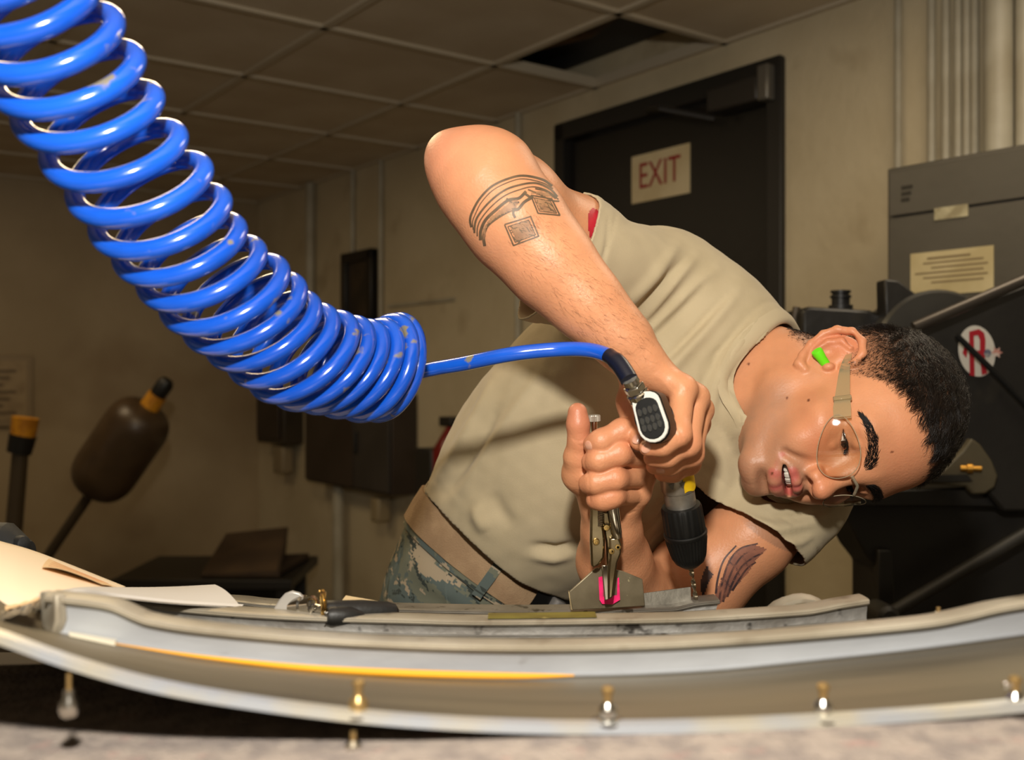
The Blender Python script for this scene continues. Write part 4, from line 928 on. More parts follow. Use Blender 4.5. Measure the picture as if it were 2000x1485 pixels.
C = blend(.45*gau((0, .115, -.036), (.016, .016, .014)), red, C)
C = blend(.45*gau((.09, -.015, 0), (.014, .03, .035)), red, C)
C = blend(.22*gau((.0, .09, .05), (.05, .05, .03)), red, C)
beard = sm(-hz_, .040, .066)*sm(hy_, -.005, .03)*sm(hz_, -.130, -.112)*inhead
beard = beard*(1-.6*gau((.045, .07, -.05), (.02, .03, .014)))
moust = gau((.012, .103, -.052), (.020, .02, .009))
C = blend(.72*np.clip(beard*.8+moust*.7, 0, 1)*(.85+.15*n2[:, 0]), stub, C)
def capd(a, b):
    p = np.stack([hx_, hy_, hz_], 1); a = np.array(a); b = np.array(b); ab = b-a; t = np.clip((p-a) @ ab/(ab @ ab), 0, 1); return np.linalg.norm(p-a-t[:, None]*ab, axis=1)
dl = np.minimum.reduce([capd((.0275, .0855, -.0685), (.015, .098, -.0615))-.0042, capd((.015, .098, -.0615), (0, .1035, -.0592))-.0064, capd((.027, .085, -.0705), (.013, .0955, -.0785))-.0060, capd((.013, .0955, -.0785), (0, .099, -.0808))-.0079])
C = blend(.9*sm(-dl, -.0018, .0010)*inhead*(hy_ > .078)*sm(np.abs(hz_+.0705), .0225, .0135), lipc, C)
cav = sm(.0052-np.abs(hz_+.0682), 0, .002)*sm(.020-hx_, 0, .004)*sm(.0915-hy_, -.001, .004)*(hy_ > .05)*inhead; C = blend(cav, np.array(lin((70, 24, 24))), C)
eyed = gau((.032, .082, -.004), (.014, .012, .007)); C = blend(.25*eyed, np.array(lin((170, 92, 80))), C)
# knuckles, fingertips, elbow slightly redder
for hnd in (rh, lh):
    for f in hnd:
        for a in (1, 3):
            j = hnd[f][a]; C = blend(.30*np.exp(-(np.linalg.norm(bV-q(*j[:3]), axis=1)/.013)**2), red, C)
C = blend(.45*np.exp(-(np.linalg.norm(bV-q(1129, 812, .985), axis=1)/.024)**2), np.array(lin((178, 88, 76))), C)
C = blend(.35*np.exp(-(np.linalg.norm(bV-q(875, 305, .97), axis=1)/.035)**2), np.array(lin((222, 140, 124))), C)
# moles
for (mx, my) in ((1462, 711), (1537, 777), (1579, 782), (1742, 883), (1508, 925)):
    d = np.linalg.norm(px(bV)-[mx, my], axis=1); C = blend(sm(3.6-d, 0, 1.8)*(bN[:, 1] < .2)*inhead, np.array(lin((110, 60, 40))), C)
# hair zone on the head: 0 skin .. 1 full hair
front = .074-.010*sm(hx_, .02, .05)
def hairmask(h):
    ax, y, z = np.abs(h[:, 0]), h[:, 1], h[:, 2]
    # lower limit of the hair as a function of y (front to back): high on the forehead, down by the ear, nape at the back
    lim = np.interp(y, [-.12, -.06, -.035, -.012, .008, .016, .024, .034, .046, .060, .075, .1], [-.050, -.045, -.030, .016, .006, .004, .020, .040, .056, .070, .080, .088])
    return sm(z-lim, -.006, .010)
hm_ = hairmask(H)*inhead*(np.abs(H[:, 0]) < .0835)
fade = np.clip(.35+.65*sm(hz_, .015, .07)+.2*sm(-hy_, .03, .09), 0, 1)
C = blend(np.clip(hm_*fade, 0, 1)*.92, scalp, C)
M_skin_ = bpy.data.materials.new('skin'); M_skin_.use_nodes = True
_N = M_skin_.node_tree.nodes; _L = M_skin_.node_tree.links; _b = _N['Principled BSDF']; _a = _N.new('ShaderNodeVertexColor'); _a.layer_name = 'Col'
_L.new(_a.outputs[0], _b.inputs['Base Color']); _b.inputs['Roughness'].default_value = .42; _b.inputs['Specular IOR Level'].default_value = .38
_b.inputs['Subsurface Weight'].default_value = .12; _b.inputs['Subsurface Radius'].default_value = (1, .35, .2); _b.inputs['Subsurface Scale'].default_value = .004
_tc = _N.new('ShaderNodeTexCoord'); _n = _N.new('ShaderNodeTexNoise'); _n.inputs['Scale'].default_value = 420; _n.inputs['Detail'].default_value = 3; _bp = _N.new('ShaderNodeBump'); _bp.inputs['Strength'].default_value = .18; _bp.inputs['Distance'].default_value = .002
_L.new(_tc.outputs['Object'], _n.inputs['Vector']); _L.new(_n.outputs['Fac'], _bp.inputs['Height']); _L.new(_bp.outputs[0], _b.inputs['Normal'])
body_o = sdf_obj('body', bV, bF, M_skin_, man, C)
tri = np.concatenate([bF[:, [0, 1, 2]], bF[:, [0, 2, 3]]])
body_bvh = BVHTree.FromPolygons([tuple(v) for v in bV], [tuple(map(int, f)) for f in bF])
# ------------------------------------------------------------------ clothes
def cut(V, F, keep):
    'drop the faces whose vertices all fail; pull the boundary onto the cut (keep: signed distance, >0 stays)'
    k = keep(V); m = (k[F] > 0).any(1); F = F[m]
    V = V.copy(); used = np.zeros(len(V), bool); used[F.ravel()] = True; bad = used & (k <= 0)
    for _ in range(3):
        e = 1e-4; g = np.stack([keep(V[bad]+np.eye(3)[a]*e)-keep(V[bad]-np.eye(3)[a]*e) for a in range(3)], 1)/(2*e)
        kk = keep(V[bad]); V[bad] -= kk[:, None]*g/((g**2).sum(1)[:, None]+1e-9)
    idx = np.cumsum(used)-1; return V[used], idx[F]
def smooth(V, F, n, lam=.5):
    E = np.unique(np.sort(np.concatenate([F[:, [i, (i+1) % F.shape[1]]] for i in range(F.shape[1])]), 1), axis=0); c = np.zeros(len(V)); np.add.at(c, E[:, 0], 1); np.add.at(c, E[:, 1], 1)
    for _ in range(n):
        a = np.zeros_like(V); np.add.at(a, E[:, 0], V[E[:, 1]]); np.add.at(a, E[:, 1], V[E[:, 0]]); V = V+lam*(a/np.maximum(c, 1)[:, None]-V)
    return V
def folds(V, N, lst, facing=.15):
    'raise or press folds that follow lines seen on the cloth'
    p = px(V); view = V-np.array([0, 0, CZ]); view /= np.linalg.norm(view, axis=1)[:, None]; f = sm(-(N*view).sum(1), 0, .3); d = np.zeros(len(V))
    for poly, amp, wd in lst:
        dist, par = dist_poly(p, poly); d += amp*np.exp(-(dist/wd)**2)*np.sin(np.clip(par, .02, .98)*math.pi)**.5
    return V+N*(d*f)[:, None]
Tn = np.array([.56, .01, .81]); Tn /= np.linalg.norm(Tn); WP = q(985, 1052, 1.36)
tor = Sdf(); tor.frame()
tor.ell(WP+np.array([0, 0, -.0]), .118, .05)
tor.ell(q(1030, 1030, 1.325), (.105, .10, .085), .05)
tor.ell(q(1085, 915, 1.31), .138, .06)
tor.ell(q(1190, 970, 1.27), (.10, .09, .085), .06)
tor.ell(q(1215, 800, 1.275), .150, .06)
tor.ell(q(1330, 870, 1.24), (.11, .10, .10), .06)
tor.ell(q(1350, 715, 1.25), .112, .06)
tor.cap(q(1290, 550, 1.225), q(1455, 690, 1.21), .055, .054, .04)      # right shoulder to neck
tor.cap(q(1350, 640, 1.24), q(1510, 960, 1.205), .075, .060, .05)      # chest between the shoulders
tor.cap(q(1458, 724, 1.205), q(1440, 760, 1.21), .062, .066, .03)
tor.cap(q(1290, 552, 1.22), q(1068, 514, 1.085), .0590, .0640, .03)   # right sleeve
tor.cap(q(1535, 975, 1.19), q(1478, 1052, 1.155), .0600, .0540, .03)   # left sleeve
tor.cap(q(1600, 960, 1.19), q(1555, 1040, 1.16), .036, .026, .03)      # hanging sleeve cloth
sV, sF = tor.mesh(.0036, B=24)
aR = q(905, 328, .985)-q(1290, 545, 1.22); aR /= np.linalg.norm(aR); cR = q(1104, 495, 1.09)
nR = np.array([-.85, -.30, .53]); uR = q(1160, 405, 1.12)-q(1045, 590, 1.09); uR /= np.linalg.norm(uR); nR = nR-uR*(nR @ uR); nR /= np.linalg.norm(nR)
uL = q(1424, 997, 1.13)-q(1553, 1100, 1.15); uL /= np.linalg.norm(uL); nL = np.array([-.6, -.25, -.75]); nL = nL-uL*(nL @ uL); nL /= np.linalg.norm(nL); cL = q(1488, 1050, 1.15)
nk_a = np.array(hl((0, -.036, -.050))); nk_b = q(1425, 750, 1.215); nN = nk_a-nk_b; nN /= np.linalg.norm(nN)
cN = q(1494, 750, 1.18)+np.array([.011, -.004, .001]); uN = q(1538, 628, 1.19)-q(1462, 868, 1.16); uN /= np.linalg.norm(uN); nN = nN-uN*(nN @ uN)*.95; nN /= np.linalg.norm(nN)
def keepN(p):   # neck opening: dips toward the chest
    r = p-cN; return -(r @ nN)-.021*np.exp(-((r @ uN+.026)/.042)**2)+.03*sm(-(r @ uN), .072, .10)
keeps = [lambda p: (p-WP) @ Tn+.004+.012*np.exp(-((px(p)[:, 0]-1010)/90)**2), 
         lambda p: np.where(np.linalg.norm(p-cR, axis=1) < .13, (cR-p) @ nR, 1.),
         lambda p: np.where(np.linalg.norm(p-cL, axis=1) < .12, (cL-p) @ nL, 1.),
         lambda p: np.where(np.linalg.norm(p-cN, axis=1) < .14, keepN(p), 1.)]
for kf in keeps: sV, sF = cut(sV, sF, kf)
sV = smooth(sV, sF, 2); sN = vnormals(sV, sF)
sV = sV+sN*(.0016*vnoise(sV, 7, 5))[:, None]
FO = [([(1400, 525), (1330, 590), (1268, 650), (1235, 690)], .0060, 12), ([(1440, 570), (1375, 650), (1310, 720), (1290, 740)], .0055, 13), ([(1360, 500), (1290, 580), (1240, 640)], .0050, 11), ([(1325, 478), (1275, 545), (1222, 600)], .0045, 11), ([(1490, 610), (1430, 690), (1395, 760), (1385, 830)], .0045, 14),
      ([(1385, 545), (1318, 615), (1262, 668)], -.0045, 9), ([(1425, 575), (1352, 652), (1300, 705)], -.0045, 9), ([(1345, 500), (1282, 566), (1232, 622)], -.004, 8), ([(1466, 610), (1405, 690), (1372, 760)], -.0035, 10),
      ([(1190, 420), (1186, 470), (1178, 520)], -.0012, 4),
      ([(850, 945), (900, 870), (945, 790), (965, 740)], .0055, 12), ([(872, 960), (925, 880), (975, 800)], -.0045, 12), ([(895, 975), (945, 900), (1010, 800), (1060, 730)], .005, 14), ([(1090, 640), (1140, 700), (1200, 730)], .006, 14), ([(1075, 610), (1110, 690), (1160, 760)], .004, 14),
      ([(930, 985), (935, 1010), (950, 1040)], .006, 14), ([(960, 960), (975, 1000), (1000, 1030)], -.004, 16), ([(1040, 1066), (1085, 1074), (1125, 1063)], -.0055, 8), ([(1030, 1085), (1080, 1092), (1120, 1085)], .004, 10),
      ([(1440, 1000), (1520, 1035), (1600, 1020)], .003, 10), ([(1480, 1010), (1560, 1010), (1640, 985)], -.003, 9), ([(1505, 1070), (1560, 1060), (1590, 1045)], .003, 8), ([(1230, 700), (1330, 800), (1360, 900)], .003, 20), ([(1400, 860), (1420, 930), (1400, 990)], .003, 16)]
for c_, r_, mn in ((cN, .17, .0055), (cR, .10, .003), (cL, .10, .003)):      # keep the cloth outside the skin near the openings
    D_ = np.linalg.norm(sV-c_, axis=1); ids = np.where(D_ < r_)[0]; fall = sm(r_-D_[ids], 0, .03)[:, None]
    for it in range(5):
        lo_ = sV[ids]; d_ = body.ev(lo_, c_, r_+.02); hl_ = (lo_-HO) @ HM/HS; ok_ = (d_ > -.03) & ~((hl_[:, 1] > .035) & (hl_[:, 2] > -.128))
        sV[ids] = lo_+sN[ids]*(np.clip(mn-d_, 0, .008)*ok_)[:, None]*fall
        if it < 4: sS = smooth(sV, sF, 2, .5); sV[ids] += (sS[ids]-sV[ids])*fall*.7
sN = vnormals(sV, sF); sV = folds(sV, sN, [(a_, b_*1.3, c_) for a_, b_, c_ in FO]); sN = vnormals(sV, sF)
# hem ridges: sleeve seams and collar rib
def hem(V, N, kf, at, wd, amp): k = kf(V); return V+N*(amp*np.exp(-((k-at)/wd)**2)*(k < .1))[:, None]
sV = hem(sV, sN, keeps[1], .0, .004, .0012); sV = hem(sV, sN, keeps[1], .022, .0018, -.0010); sV = hem(sV, sN, keeps[3], .020, .0022, -.0012); sV = hem(sV, sN, keeps[3], .008, .007, .0008); sV = hem(sV, sN, keeps[2], .020, .0018, -.0010)
M_shirt = mat('tan_cotton', (190, 175, 144), (182, 167, 136), 14, .85, bump=.10, bscale=900, spec=.25)
M_shirt.node_tree.nodes['Principled BSDF'].inputs['Sheen Weight'].default_value = .1
shirt = sdf_obj('shirt', sV, sF, M_shirt, man)
sd = shirt.modifiers.new('cloth', 'SOLIDIFY'); sd.thickness = .0022; sd.offset = -1
# collar rib: band lofted along the neck opening's boundary
def boundary(F, V, near, r):
    E = np.sort(np.concatenate([F[:, [i, (i+1) % 4]] for i in range(4)]), 1); u, c = np.unique(E, axis=0, return_counts=True); B_e = u[c == 1]
    m = (np.linalg.norm(V[B_e].mean(1)-near, axis=1) < r); return np.unique(B_e[m])
ids = boundary(sF, sV, cN, .14); loop = sV[ids]; ctr_ = loop.mean(0); e1_ = uN; e2_ = np.cross(nN, uN); ang = np.arctan2((loop-ctr_) @ e2_, (loop-ctr_) @ e1_); o_ = np.argsort(ang); loop = loop[o_]
nb_ = 72; aa = np.linspace(-math.pi, math.pi, nb_, endpoint=False); sa = ang[o_]
ring_ = np.stack([np.interp(aa, np.r_[sa-2*math.pi, sa, sa+2*math.pi], np.tile(loop[:, c], 3)) for c in range(3)], 1)
for _ in range(10): ring_ = (np.roll(ring_, 1, 0)+ring_*2+np.roll(ring_, -1, 0))/4
shb = BVHTree.FromPolygons([tuple(v) for v in sV], [tuple(map(int, f)) for f in sF])
rad_ = ring_-ctr_; rad_ = rad_-np.outer(rad_ @ nN, nN); rad_ /= np.linalg.norm(rad_, axis=1)[:, None]
rows = []
for s_, off_ in ((.0165, -.0006), (.0165, .0014), (.0120, .0021), (.0050, .0022), (.0010, .0016), (-.0015, .0002), (-.0015, -.0022), (.006, -.0032)):
    r_ = []
    for k in range(nb_):
        p_ = Vector(ring_[k]-nN*(s_*.75)+rad_[k]*(s_*.66)); h = shb.find_nearest(p_); n_ = h[1]; n_ = n_ if n_.dot(Vector(rad_[k]+nN*.6)) > 0 else -n_
        base_ = h[0] if s_ >= .001 else Vector(ring_[k]+nN*(-s_)); r_.append(base_+n_*off_)
    for _ in range(2): r_ = [(r_[k-1]+r_[k]*2+r_[(k+1) % nb_])/4 for k in range(nb_)]
    rows.append(r_+[r_[0]])
cm = MB(); cm.grid(rows); cm.build('collar', M_shirt, shirt, sharp=75)

# trousers, belt
tr = Sdf(); tr.frame()
tr.ell(WP, .119, .05); tr.ell(q(965, 1200, 1.40), (.135, .125, .12), .06); tr.ell(q(930, 1130, 1.39), .105, .05)
hipL = q(1060, 1230, 1.42); hipR = q(900, 1230, 1.40)
for hp_, kx, fx_ in ((hipR, -.15, -.17), (hipL, .12, .10)):
    kn = np.array([kx, 1.36, .52]); ft = np.array([fx_, 1.45, .09]); tr.chain([(hp_, .100), (kn, .068), (ft, .060)], .05)
tV, tF = tr.mesh(.0065, B=20)
tV, tF = cut(tV, tF, lambda p: -((p-WP) @ Tn)+.006)
tN = vnormals(tV, tF); tV = tV+tN*(.003*vnoise(tV, 5, 9))[:, None]
tV = folds(tV, tN, [([(820, 1060), (880, 1110), (960, 1150)], -.004, 14), ([(800, 1100), (860, 1150), (920, 1185)], .004, 16), ([(860, 1075), (930, 1120), (1010, 1150)], .003, 12)])
M_camo = bpy.data.materials.new('camouflage'); M_camo.use_nodes = True; N_ = M_camo.node_tree.nodes; L_ = M_camo.node_tree.links; B0 = N_['Principled BSDF']; B0.inputs['Roughness'].default_value = .85; B0.inputs['Specular IOR Level'].default_value = .2
tc_ = N_.new('ShaderNodeTexCoord'); mp_ = N_.new('ShaderNodeMapping'); mp_.inputs['Rotation'].default_value = (0, math.radians(-32), 0); L_.new(tc_.outputs['Object'], mp_.inputs[0])
sn_ = N_.new('ShaderNodeVectorMath'); sn_.operation = 'SNAP'; sn_.inputs[1].default_value = (.0022, .0022, .0022); L_.new(mp_.outputs[0], sn_.inputs[0])
def camo_noise(sc, off, stretch):
    m_ = N_.new('ShaderNodeMapping'); m_.inputs['Scale'].default_value = stretch; m_.inputs['Location'].default_value = off; L_.new(sn_.outputs[0], m_.inputs[0])
    n_ = N_.new('ShaderNodeTexNoise'); n_.inputs['Scale'].default_value = sc; n_.inputs['Detail'].default_value = 4; n_.inputs['Roughness'].default_value = .62; n_.inputs['Distortion'].default_value = .6; L_.new(m_.outputs[0], n_.inputs['Vector']); return n_.outputs['Fac']
def thresh(v, t, base, col):
    g_ = N_.new('ShaderNodeMath'); g_.operation = 'GREATER_THAN'; g_.inputs[1].default_value = t; L_.new(v, g_.inputs[0]); k_ = N_.new('ShaderNodeMix'); k_.data_type = 'RGBA'; L_.new(g_.outputs[0], k_.inputs[0])
    if isinstance(base, tuple): k_.inputs[6].default_value = (*lin(base), 1)
    else: L_.new(base, k_.inputs[6])
    k_.inputs[7].default_value = (*lin(col), 1); return k_.outputs[2]
c_ = thresh(camo_noise(16, (0, 0, 0), (.55, 1, 1.5)), .50, (112, 114, 98), (92, 102, 98))
c_ = thresh(camo_noise(26, (3, 1, 2), (.35, 1, 1.6)), .555, c_, (168, 152, 128)); c_ = thresh(camo_noise(28, (7, 5, 1), (.35, 1, 1.6)), .575, c_, (62, 68, 64))
L_.new(c_, B0.inputs['Base Color'])
trs = sdf_obj('trousers', tV, tF, M_camo, man); sd = trs.modifiers.new('cloth', 'SOLIDIFY'); sd.thickness = .003; sd.offset = -1
tbvh = BVHTree.FromPolygons([tuple(v) for v in tV], [tuple(map(int, f)) for f in tF])
ua = np.cross(Tn, [0, 1, 0]); ua /= np.linalg.norm(ua); va = np.cross(Tn, ua)
def on_waist(a, t, off):
    'point on the trousers around the waist axis: angle a, height t'
    d = ua*math.cos(a)+va*math.sin(a); o = WP+Tn*t+d*.4; h = tbvh.ray_cast(Vector(o), Vector(-d))
    if h[0] is None or (h[0]-Vector(o)).length > .42: return Vector(WP+Tn*t+d*(.119+off))
    return h[0]+Vector(d)*off
NA = 96
def band(t0, t1, off, th, a0=0, a1=2*math.pi, n=NA, closed=True, bulge=0):
    rows = []
    for (t, o) in ((t0, off), (t1, off), (t1, off+th), ((t0+t1)/2, off+th+bulge), (t0, off+th), (t0, off)): rows.append([on_waist(a0+(a1-a0)*k/(n if closed else n-1), t, o) for k in range(n+(1 if closed else 0))])
    return MB().grid(rows)
M_belt = mat('tan_webbing', (172, 142, 108), (160, 130, 98), 40, .8, bump=.25, bscale=700)
def wa(pxl, py_, Y=1.25):
    'angle of the waist direction that appears nearest to a pixel'
    best = min(np.linspace(0, 2*math.pi, 361), key=lambda a: np.linalg.norm(px(np.array([on_waist(a, -.03, .004)]))[0]-[pxl, py_])+(1e4 if np.dot(ua*math.cos(a)+va*math.sin(a), [0, 1, 0]) > .3 else 0)); return best
wbd = band(-.058, .004, .0015, .0025).build('waistband', M_camo, trs, sharp=60)
blt = band(-.050, -.006, .0042, .003).build('belt', M_belt, man, sharp=60)
al = wa(962, 1118); band(-.062, .002, .0075, .002, al-.05, al+.05, 6, False).build('belt_loop', M_camo, trs, sharp=60)
ab_ = wa(1085, 1152); M_bk = mat('buckle_black', (18, 18, 18), rough=.35)
band(-.060, .002, .0078, .006, ab_-.24, ab_+.24, 12, False, .002).build('buckle', M_bk, blt)
bm2 = MB(); w0 = on_waist(ab_, -.010, .016); w1 = on_waist(ab_, -.046, .016); bm2.cyl(w0, w1, .0105, .0105, 20); bm2.build('buckle_roller', mat('buckle_grey', (120, 116, 112), rough=.45, metal=.3), blt, bevel=.002)
# boots
M_boot = mat('boot_suede', (120, 112, 92), rough=.9)
for fx_ in (-.17, .10):
    bt = Sdf(); bt.frame(); bt.cap((fx_, 1.46, .16), (fx_, 1.46, .05), .058, .052, .02); bt.cap((fx_, 1.44, .045), (fx_-.01, 1.28, .035), .045, .036, .03)
    v_, f_ = bt.mesh(.008, B=20); v_[:, 2] = np.maximum(v_[:, 2], .001); sdf_obj('boot', v_, f_, M_boot, man)
# ------------------------------------------------------------------ eyes, teeth, hair, tattoos, nails
def hw(c): return Vector(hl(c))
M_eye = mat('eye_white', (226, 214, 206), rough=.12); M_iris = mat('iris_brown', (58, 36, 24), rough=.1); M_pup = mat('pupil', (6, 5, 5), rough=.08)
tipw = q(1360, 1176, 1.03)
for sx in (1, -1):
    ec = np.array([.032*sx, .0702, -.0035]); d = np.array([-.16, 1, -.17]); d /= np.linalg.norm(d)
    ax = Vector(HM @ d); R0 = .0122*HS
    def capm(a0, a1, r, n=10): return [(r*math.cos(t), r*math.sin(t)) for t in np.linspace(a0, a1, n)]
    b = MB(); b.lathe(hw(ec), ax, [(h_, max(r_, 1e-5)) for h_, r_ in capm(math.pi, .02, R0, 18)], 28); e_o = b.build('eye', M_eye, man, sharp=180)
    b = MB(); b.lathe(hw(ec), ax, [(h_, max(r_, 1e-5)) for h_, r_ in capm(.50, .01, R0*1.012, 6)], 24); ir = b.build('iris', M_iris, e_o, sharp=180)
    b = MB(); b.lathe(hw(ec), ax, [(h_, max(r_, 1e-5)) for h_, r_ in capm(.22, .01, R0*1.02, 5)], 20); b.build('pupil', M_pup, e_o, sharp=180)
b = MB(); rows = []
for z, ins in ((-.0575, .0), (-.0600, .0006), (-.0660, .0010), (-.0695, .0004), (-.0705, -.0012)):
    r_ = []
    for k in range(97):
        a = math.radians(-72+144*k/96); tooth = abs(math.sin(k*math.pi/12)); rr_ = .0245+ins-.0011*(1-min(1, tooth*2.2)); zz = z+(.0012*(1-min(1, tooth*1.8)) if z < -.068 else 0)
        r_.append(hw((rr_*math.sin(a)*.98, .0660+rr_*1.06*math.cos(a), zz)))
    rows.append(r_)
b.grid(rows); b.build('teeth', mat('tooth_enamel', (228, 220, 206), rough=.2), man, sharp=180)
b = MB(); b.grid([[hw((.0225*math.sin(a), .0655+.0235*math.cos(a), z)) for a in np.linspace(-1.2, 1.2, 24)] for z in (-.0735, -.078)]); b.build('lower_teeth', mat('tooth_dark', (150, 138, 124), rough=.3), man)
b = MB(); b.lathe(hw((0, .058, -.074)), HM[:, 1], [(0, .016), (.012, .018), (.024, .014), (.028, .004)], 20, ref=HM[:, 0], sy=.3); b.build('tongue', mat('tongue', (150, 70, 66), rough=.4), man)

def strands(name, roots, dirs, nrm, length, r0, m, parent, bend=.5, jitter=.25, rings=4, seed=0, curl=0, clump=None):
    rs = np.random.RandomState(seed); n = len(roots); d = dirs+rs.normal(size=(n, 3))*jitter; d /= np.linalg.norm(d, axis=1)[:, None]
    t = np.linspace(0, 1, rings); pts = []
    ph = rs.rand(n)*6.28; side = np.cross(d, nrm); side /= np.linalg.norm(side, axis=1)[:, None]+1e-9
    for k in t: pts.append(roots+d*(length*k)[:, None]-nrm*(length*bend*k*k)[:, None]+side*(curl*length*np.sin(k*4+ph))[:, None]+nrm*(curl*.6*length*np.sin(k*5+ph*1.7))[:, None])
    if clump is not None:
        cid, amt = clump; T_ = pts[-1]; cnt = np.bincount(cid, minlength=cid.max()+1).clip(1); mean = np.stack([np.bincount(cid, T_[:, c], minlength=cid.max()+1)/cnt for c in range(3)], 1)
        for i, k in enumerate(t): pts[i] = pts[i]+(mean[cid]-T_)*(amt*k*k)
    up = nrm; V = []
    for i, k in enumerate(t):
        r = r0*(1-.75*k)
        for a in range(3): V.append(pts[i]+(side*math.cos(a*2.0944)+up*math.sin(a*2.0944))*r)
    V = np.stack(V, 1).reshape(-1, 3); F = []
    for i in range(rings-1):
        for a in range(3): F.append([i*3+a, i*3+(a+1) % 3, (i+1)*3+(a+1) % 3, (i+1)*3+a])
    F = (np.arange(n)[:, None, None]*(rings*3)+np.array(F)[None]).reshape(-1, 4); o = sdf_obj(name, V, F, m, parent); o['kind'] = 'stuff'; return o
def sample(w_, n, seed):
    'random points on the body, weighted per face'
    rs = np.random.RandomState(seed); a = np.linalg.norm(np.cross(bV[tri[:, 1]]-bV[tri[:, 0]], bV[tri[:, 2]]-bV[tri[:, 0]]), axis=1); p = a*w_[tri].mean(1); p /= p.sum()
    f = rs.choice(len(tri), n, p=p); u = rs.rand(n, 2); u = np.where((u.sum(1) > 1)[:, None], 1-u, u); T = tri[f]
    P_ = bV[T[:, 0]]+u[:, :1]*(bV[T[:, 1]]-bV[T[:, 0]])+u[:, 1:]*(bV[T[:, 2]]-bV[T[:, 0]]); N__ = bN[T[:, 0]]; return P_, N__/np.linalg.norm(N__, axis=1)[:, None]
def tang(d, n): d = d-(d*n).sum(1)[:, None]*n; return d/(np.linalg.norm(d, axis=1)[:, None]+1e-9)
M_hair = mat('black_hair', (22, 16, 13), (30, 21, 16), 60, .34, spec=.5); M_brow = mat('brow_hair', (20, 15, 13), rough=.5); M_fine = mat('arm_hair', (128, 86, 56), rough=.6)
wgt = hm_*(.25+.75*fade)
Pn, Nn = sample(wgt, 34000, 11); h_ = (Pn-HO) @ HM/HS
topness = sm(h_[:, 2], .050, .085); sidez = sm(h_[:, 2], .01, .06); backn = sm(-h_[:, 1], .03, .09)
comb = np.stack([np.sign(h_[:, 0])*(.25-.35*topness), .85-.9*backn*(1-topness), -.75*(1-topness)-.1], 1) @ HM.T
wv_ = np.stack([vnoise(h_, 26, 21), vnoise(h_, 26, 22), vnoise(h_, 26, 23)], 1)*.55
dr_ = tang(comb+wv_ @ HM.T, Nn)
ln_ = (.0030+.0050*sidez+.0105*topness+.003*backn)*np.random.RandomState(4).uniform(.7, 1.25, len(Pn))
dr_ = dr_*(.75+.15*topness[:, None])+Nn*(.55-.1*topness[:, None])
cc = sample(wgt, 900, 12)[0]
cid = np.concatenate([np.argmin(((blk[:, None]-cc[None])**2).sum(2), 1) for blk in np.array_split(Pn, 60)])
strands('hair', Pn-Nn*.0004, dr_, Nn, ln_, .00026, M_hair, man, .35, .18, 5, 1, .07, (cid, (.15+.42*topness)[:, None]))
# eyebrows
for sx in (1, -1):
    rs = np.random.RandomState(7); n = 700; t = rs.rand(n)**.9
    line = spline([(.0095, .0960, .0135), (.022, .0945, .0195), (.036, .0870, .0225), (.048, .0760, .0195), (.055, .0660, .0145)], 60); wd = np.interp(t, [0, .15, .5, .8, 1], [.0042, .0058, .0050, .0034, .0012])
    base = line[(t*59).astype(int)]; off = rs.uniform(-1, 1, n)*wd; c = base+np.stack([0*off, .0*off, off], 1); c[:, 0] *= sx
    Wc = HO+HS*(c @ HM.T); nl = np.stack([c[:, 0]*.9/.05, np.full(n, 1.0), np.full(n, .15)], 1); nl[:, 0] = sx*np.interp(np.abs(c[:, 0]), [0, .055], [.0, .9]); nl /= np.linalg.norm(nl, axis=1)[:, None]; nw = nl @ HM.T
    roots = []; nn_ = []; keep = []
    for i in range(n):
        hit = body_bvh.ray_cast(Vector(Wc[i]+nw[i]*.03), Vector(-nw[i]))
        if hit[0] is not None and hit[3] < .06: roots.append(tuple(hit[0])); nn_.append(tuple(hit[1])); keep.append(i)
    roots = np.array(roots); nn_ = np.array(nn_); nn_ *= np.sign((nn_*nw[keep]).sum(1))[:, None]; tt = t[keep]
    dd = np.stack([sx*np.interp(tt, [0, .15, 1], [.45, .9, 1.]), -.35+0*tt, np.interp(tt, [0, .2, .6, 1], [.9, .35, -.15, -.5])], 1) @ HM.T
    strands('eyebrow', roots, tang(dd, nn_)*.9+nn_*.22, nn_, rs.uniform(.0045, .0085, len(roots)), .00030, M_brow, man, .12, .14, 3, 3)
    # lashes on the upper lid edge
    a = rs.uniform(-1, 1, 130); el = np.radians(8)-.36*a*a+.05*a; xx = a*.0122+.001; r_ = .0141; yy = np.sqrt(np.maximum(r_*r_-xx*xx, 1e-8))
    c = np.stack([sx*(.032+xx), .0702+yy*np.cos(el), -.0035+yy*np.sin(el)], 1); lw = HO+HS*(c @ HM.T); nl = np.stack([sx*xx*20, np.full(130, 1.), np.full(130, -.45)], 1); nl /= np.linalg.norm(nl, axis=1)[:, None]; nw = nl @ HM.T
    strands('eyelash', lw, nw, np.stack([0*a, 0*a-.2, 0*a-1], 1) @ HM.T, rs.uniform(.005, .0085, 130), .00028, M_brow, man, .25, .12, 4, 5)
# fine hair on both forearms
pb_ = px(bV); fa = sm(dist_poly(pb_, [(1040, 470), (1130, 570), (1215, 665)])[0]*-1, -75, -30)*(bV[:, 1] < 1.02)*sm(pb_[:, 0], 960, 1060)*(1-inhead)
Pn, Nn = sample(fa, 1500, 31); ad = q(1246, 703, .957)-q(1010, 438, .966); ad /= np.linalg.norm(ad); dd = ad+np.array([.55, 0, .1])*.8
strands('arm_hair', Pn, tang(np.tile(dd, (len(Pn), 1)), Nn)*.95+Nn*.16, Nn, np.random.RandomState(8).uniform(.006, .013, len(Pn)), .00007, M_fine, man, .10, .28, 4, 6, .06)

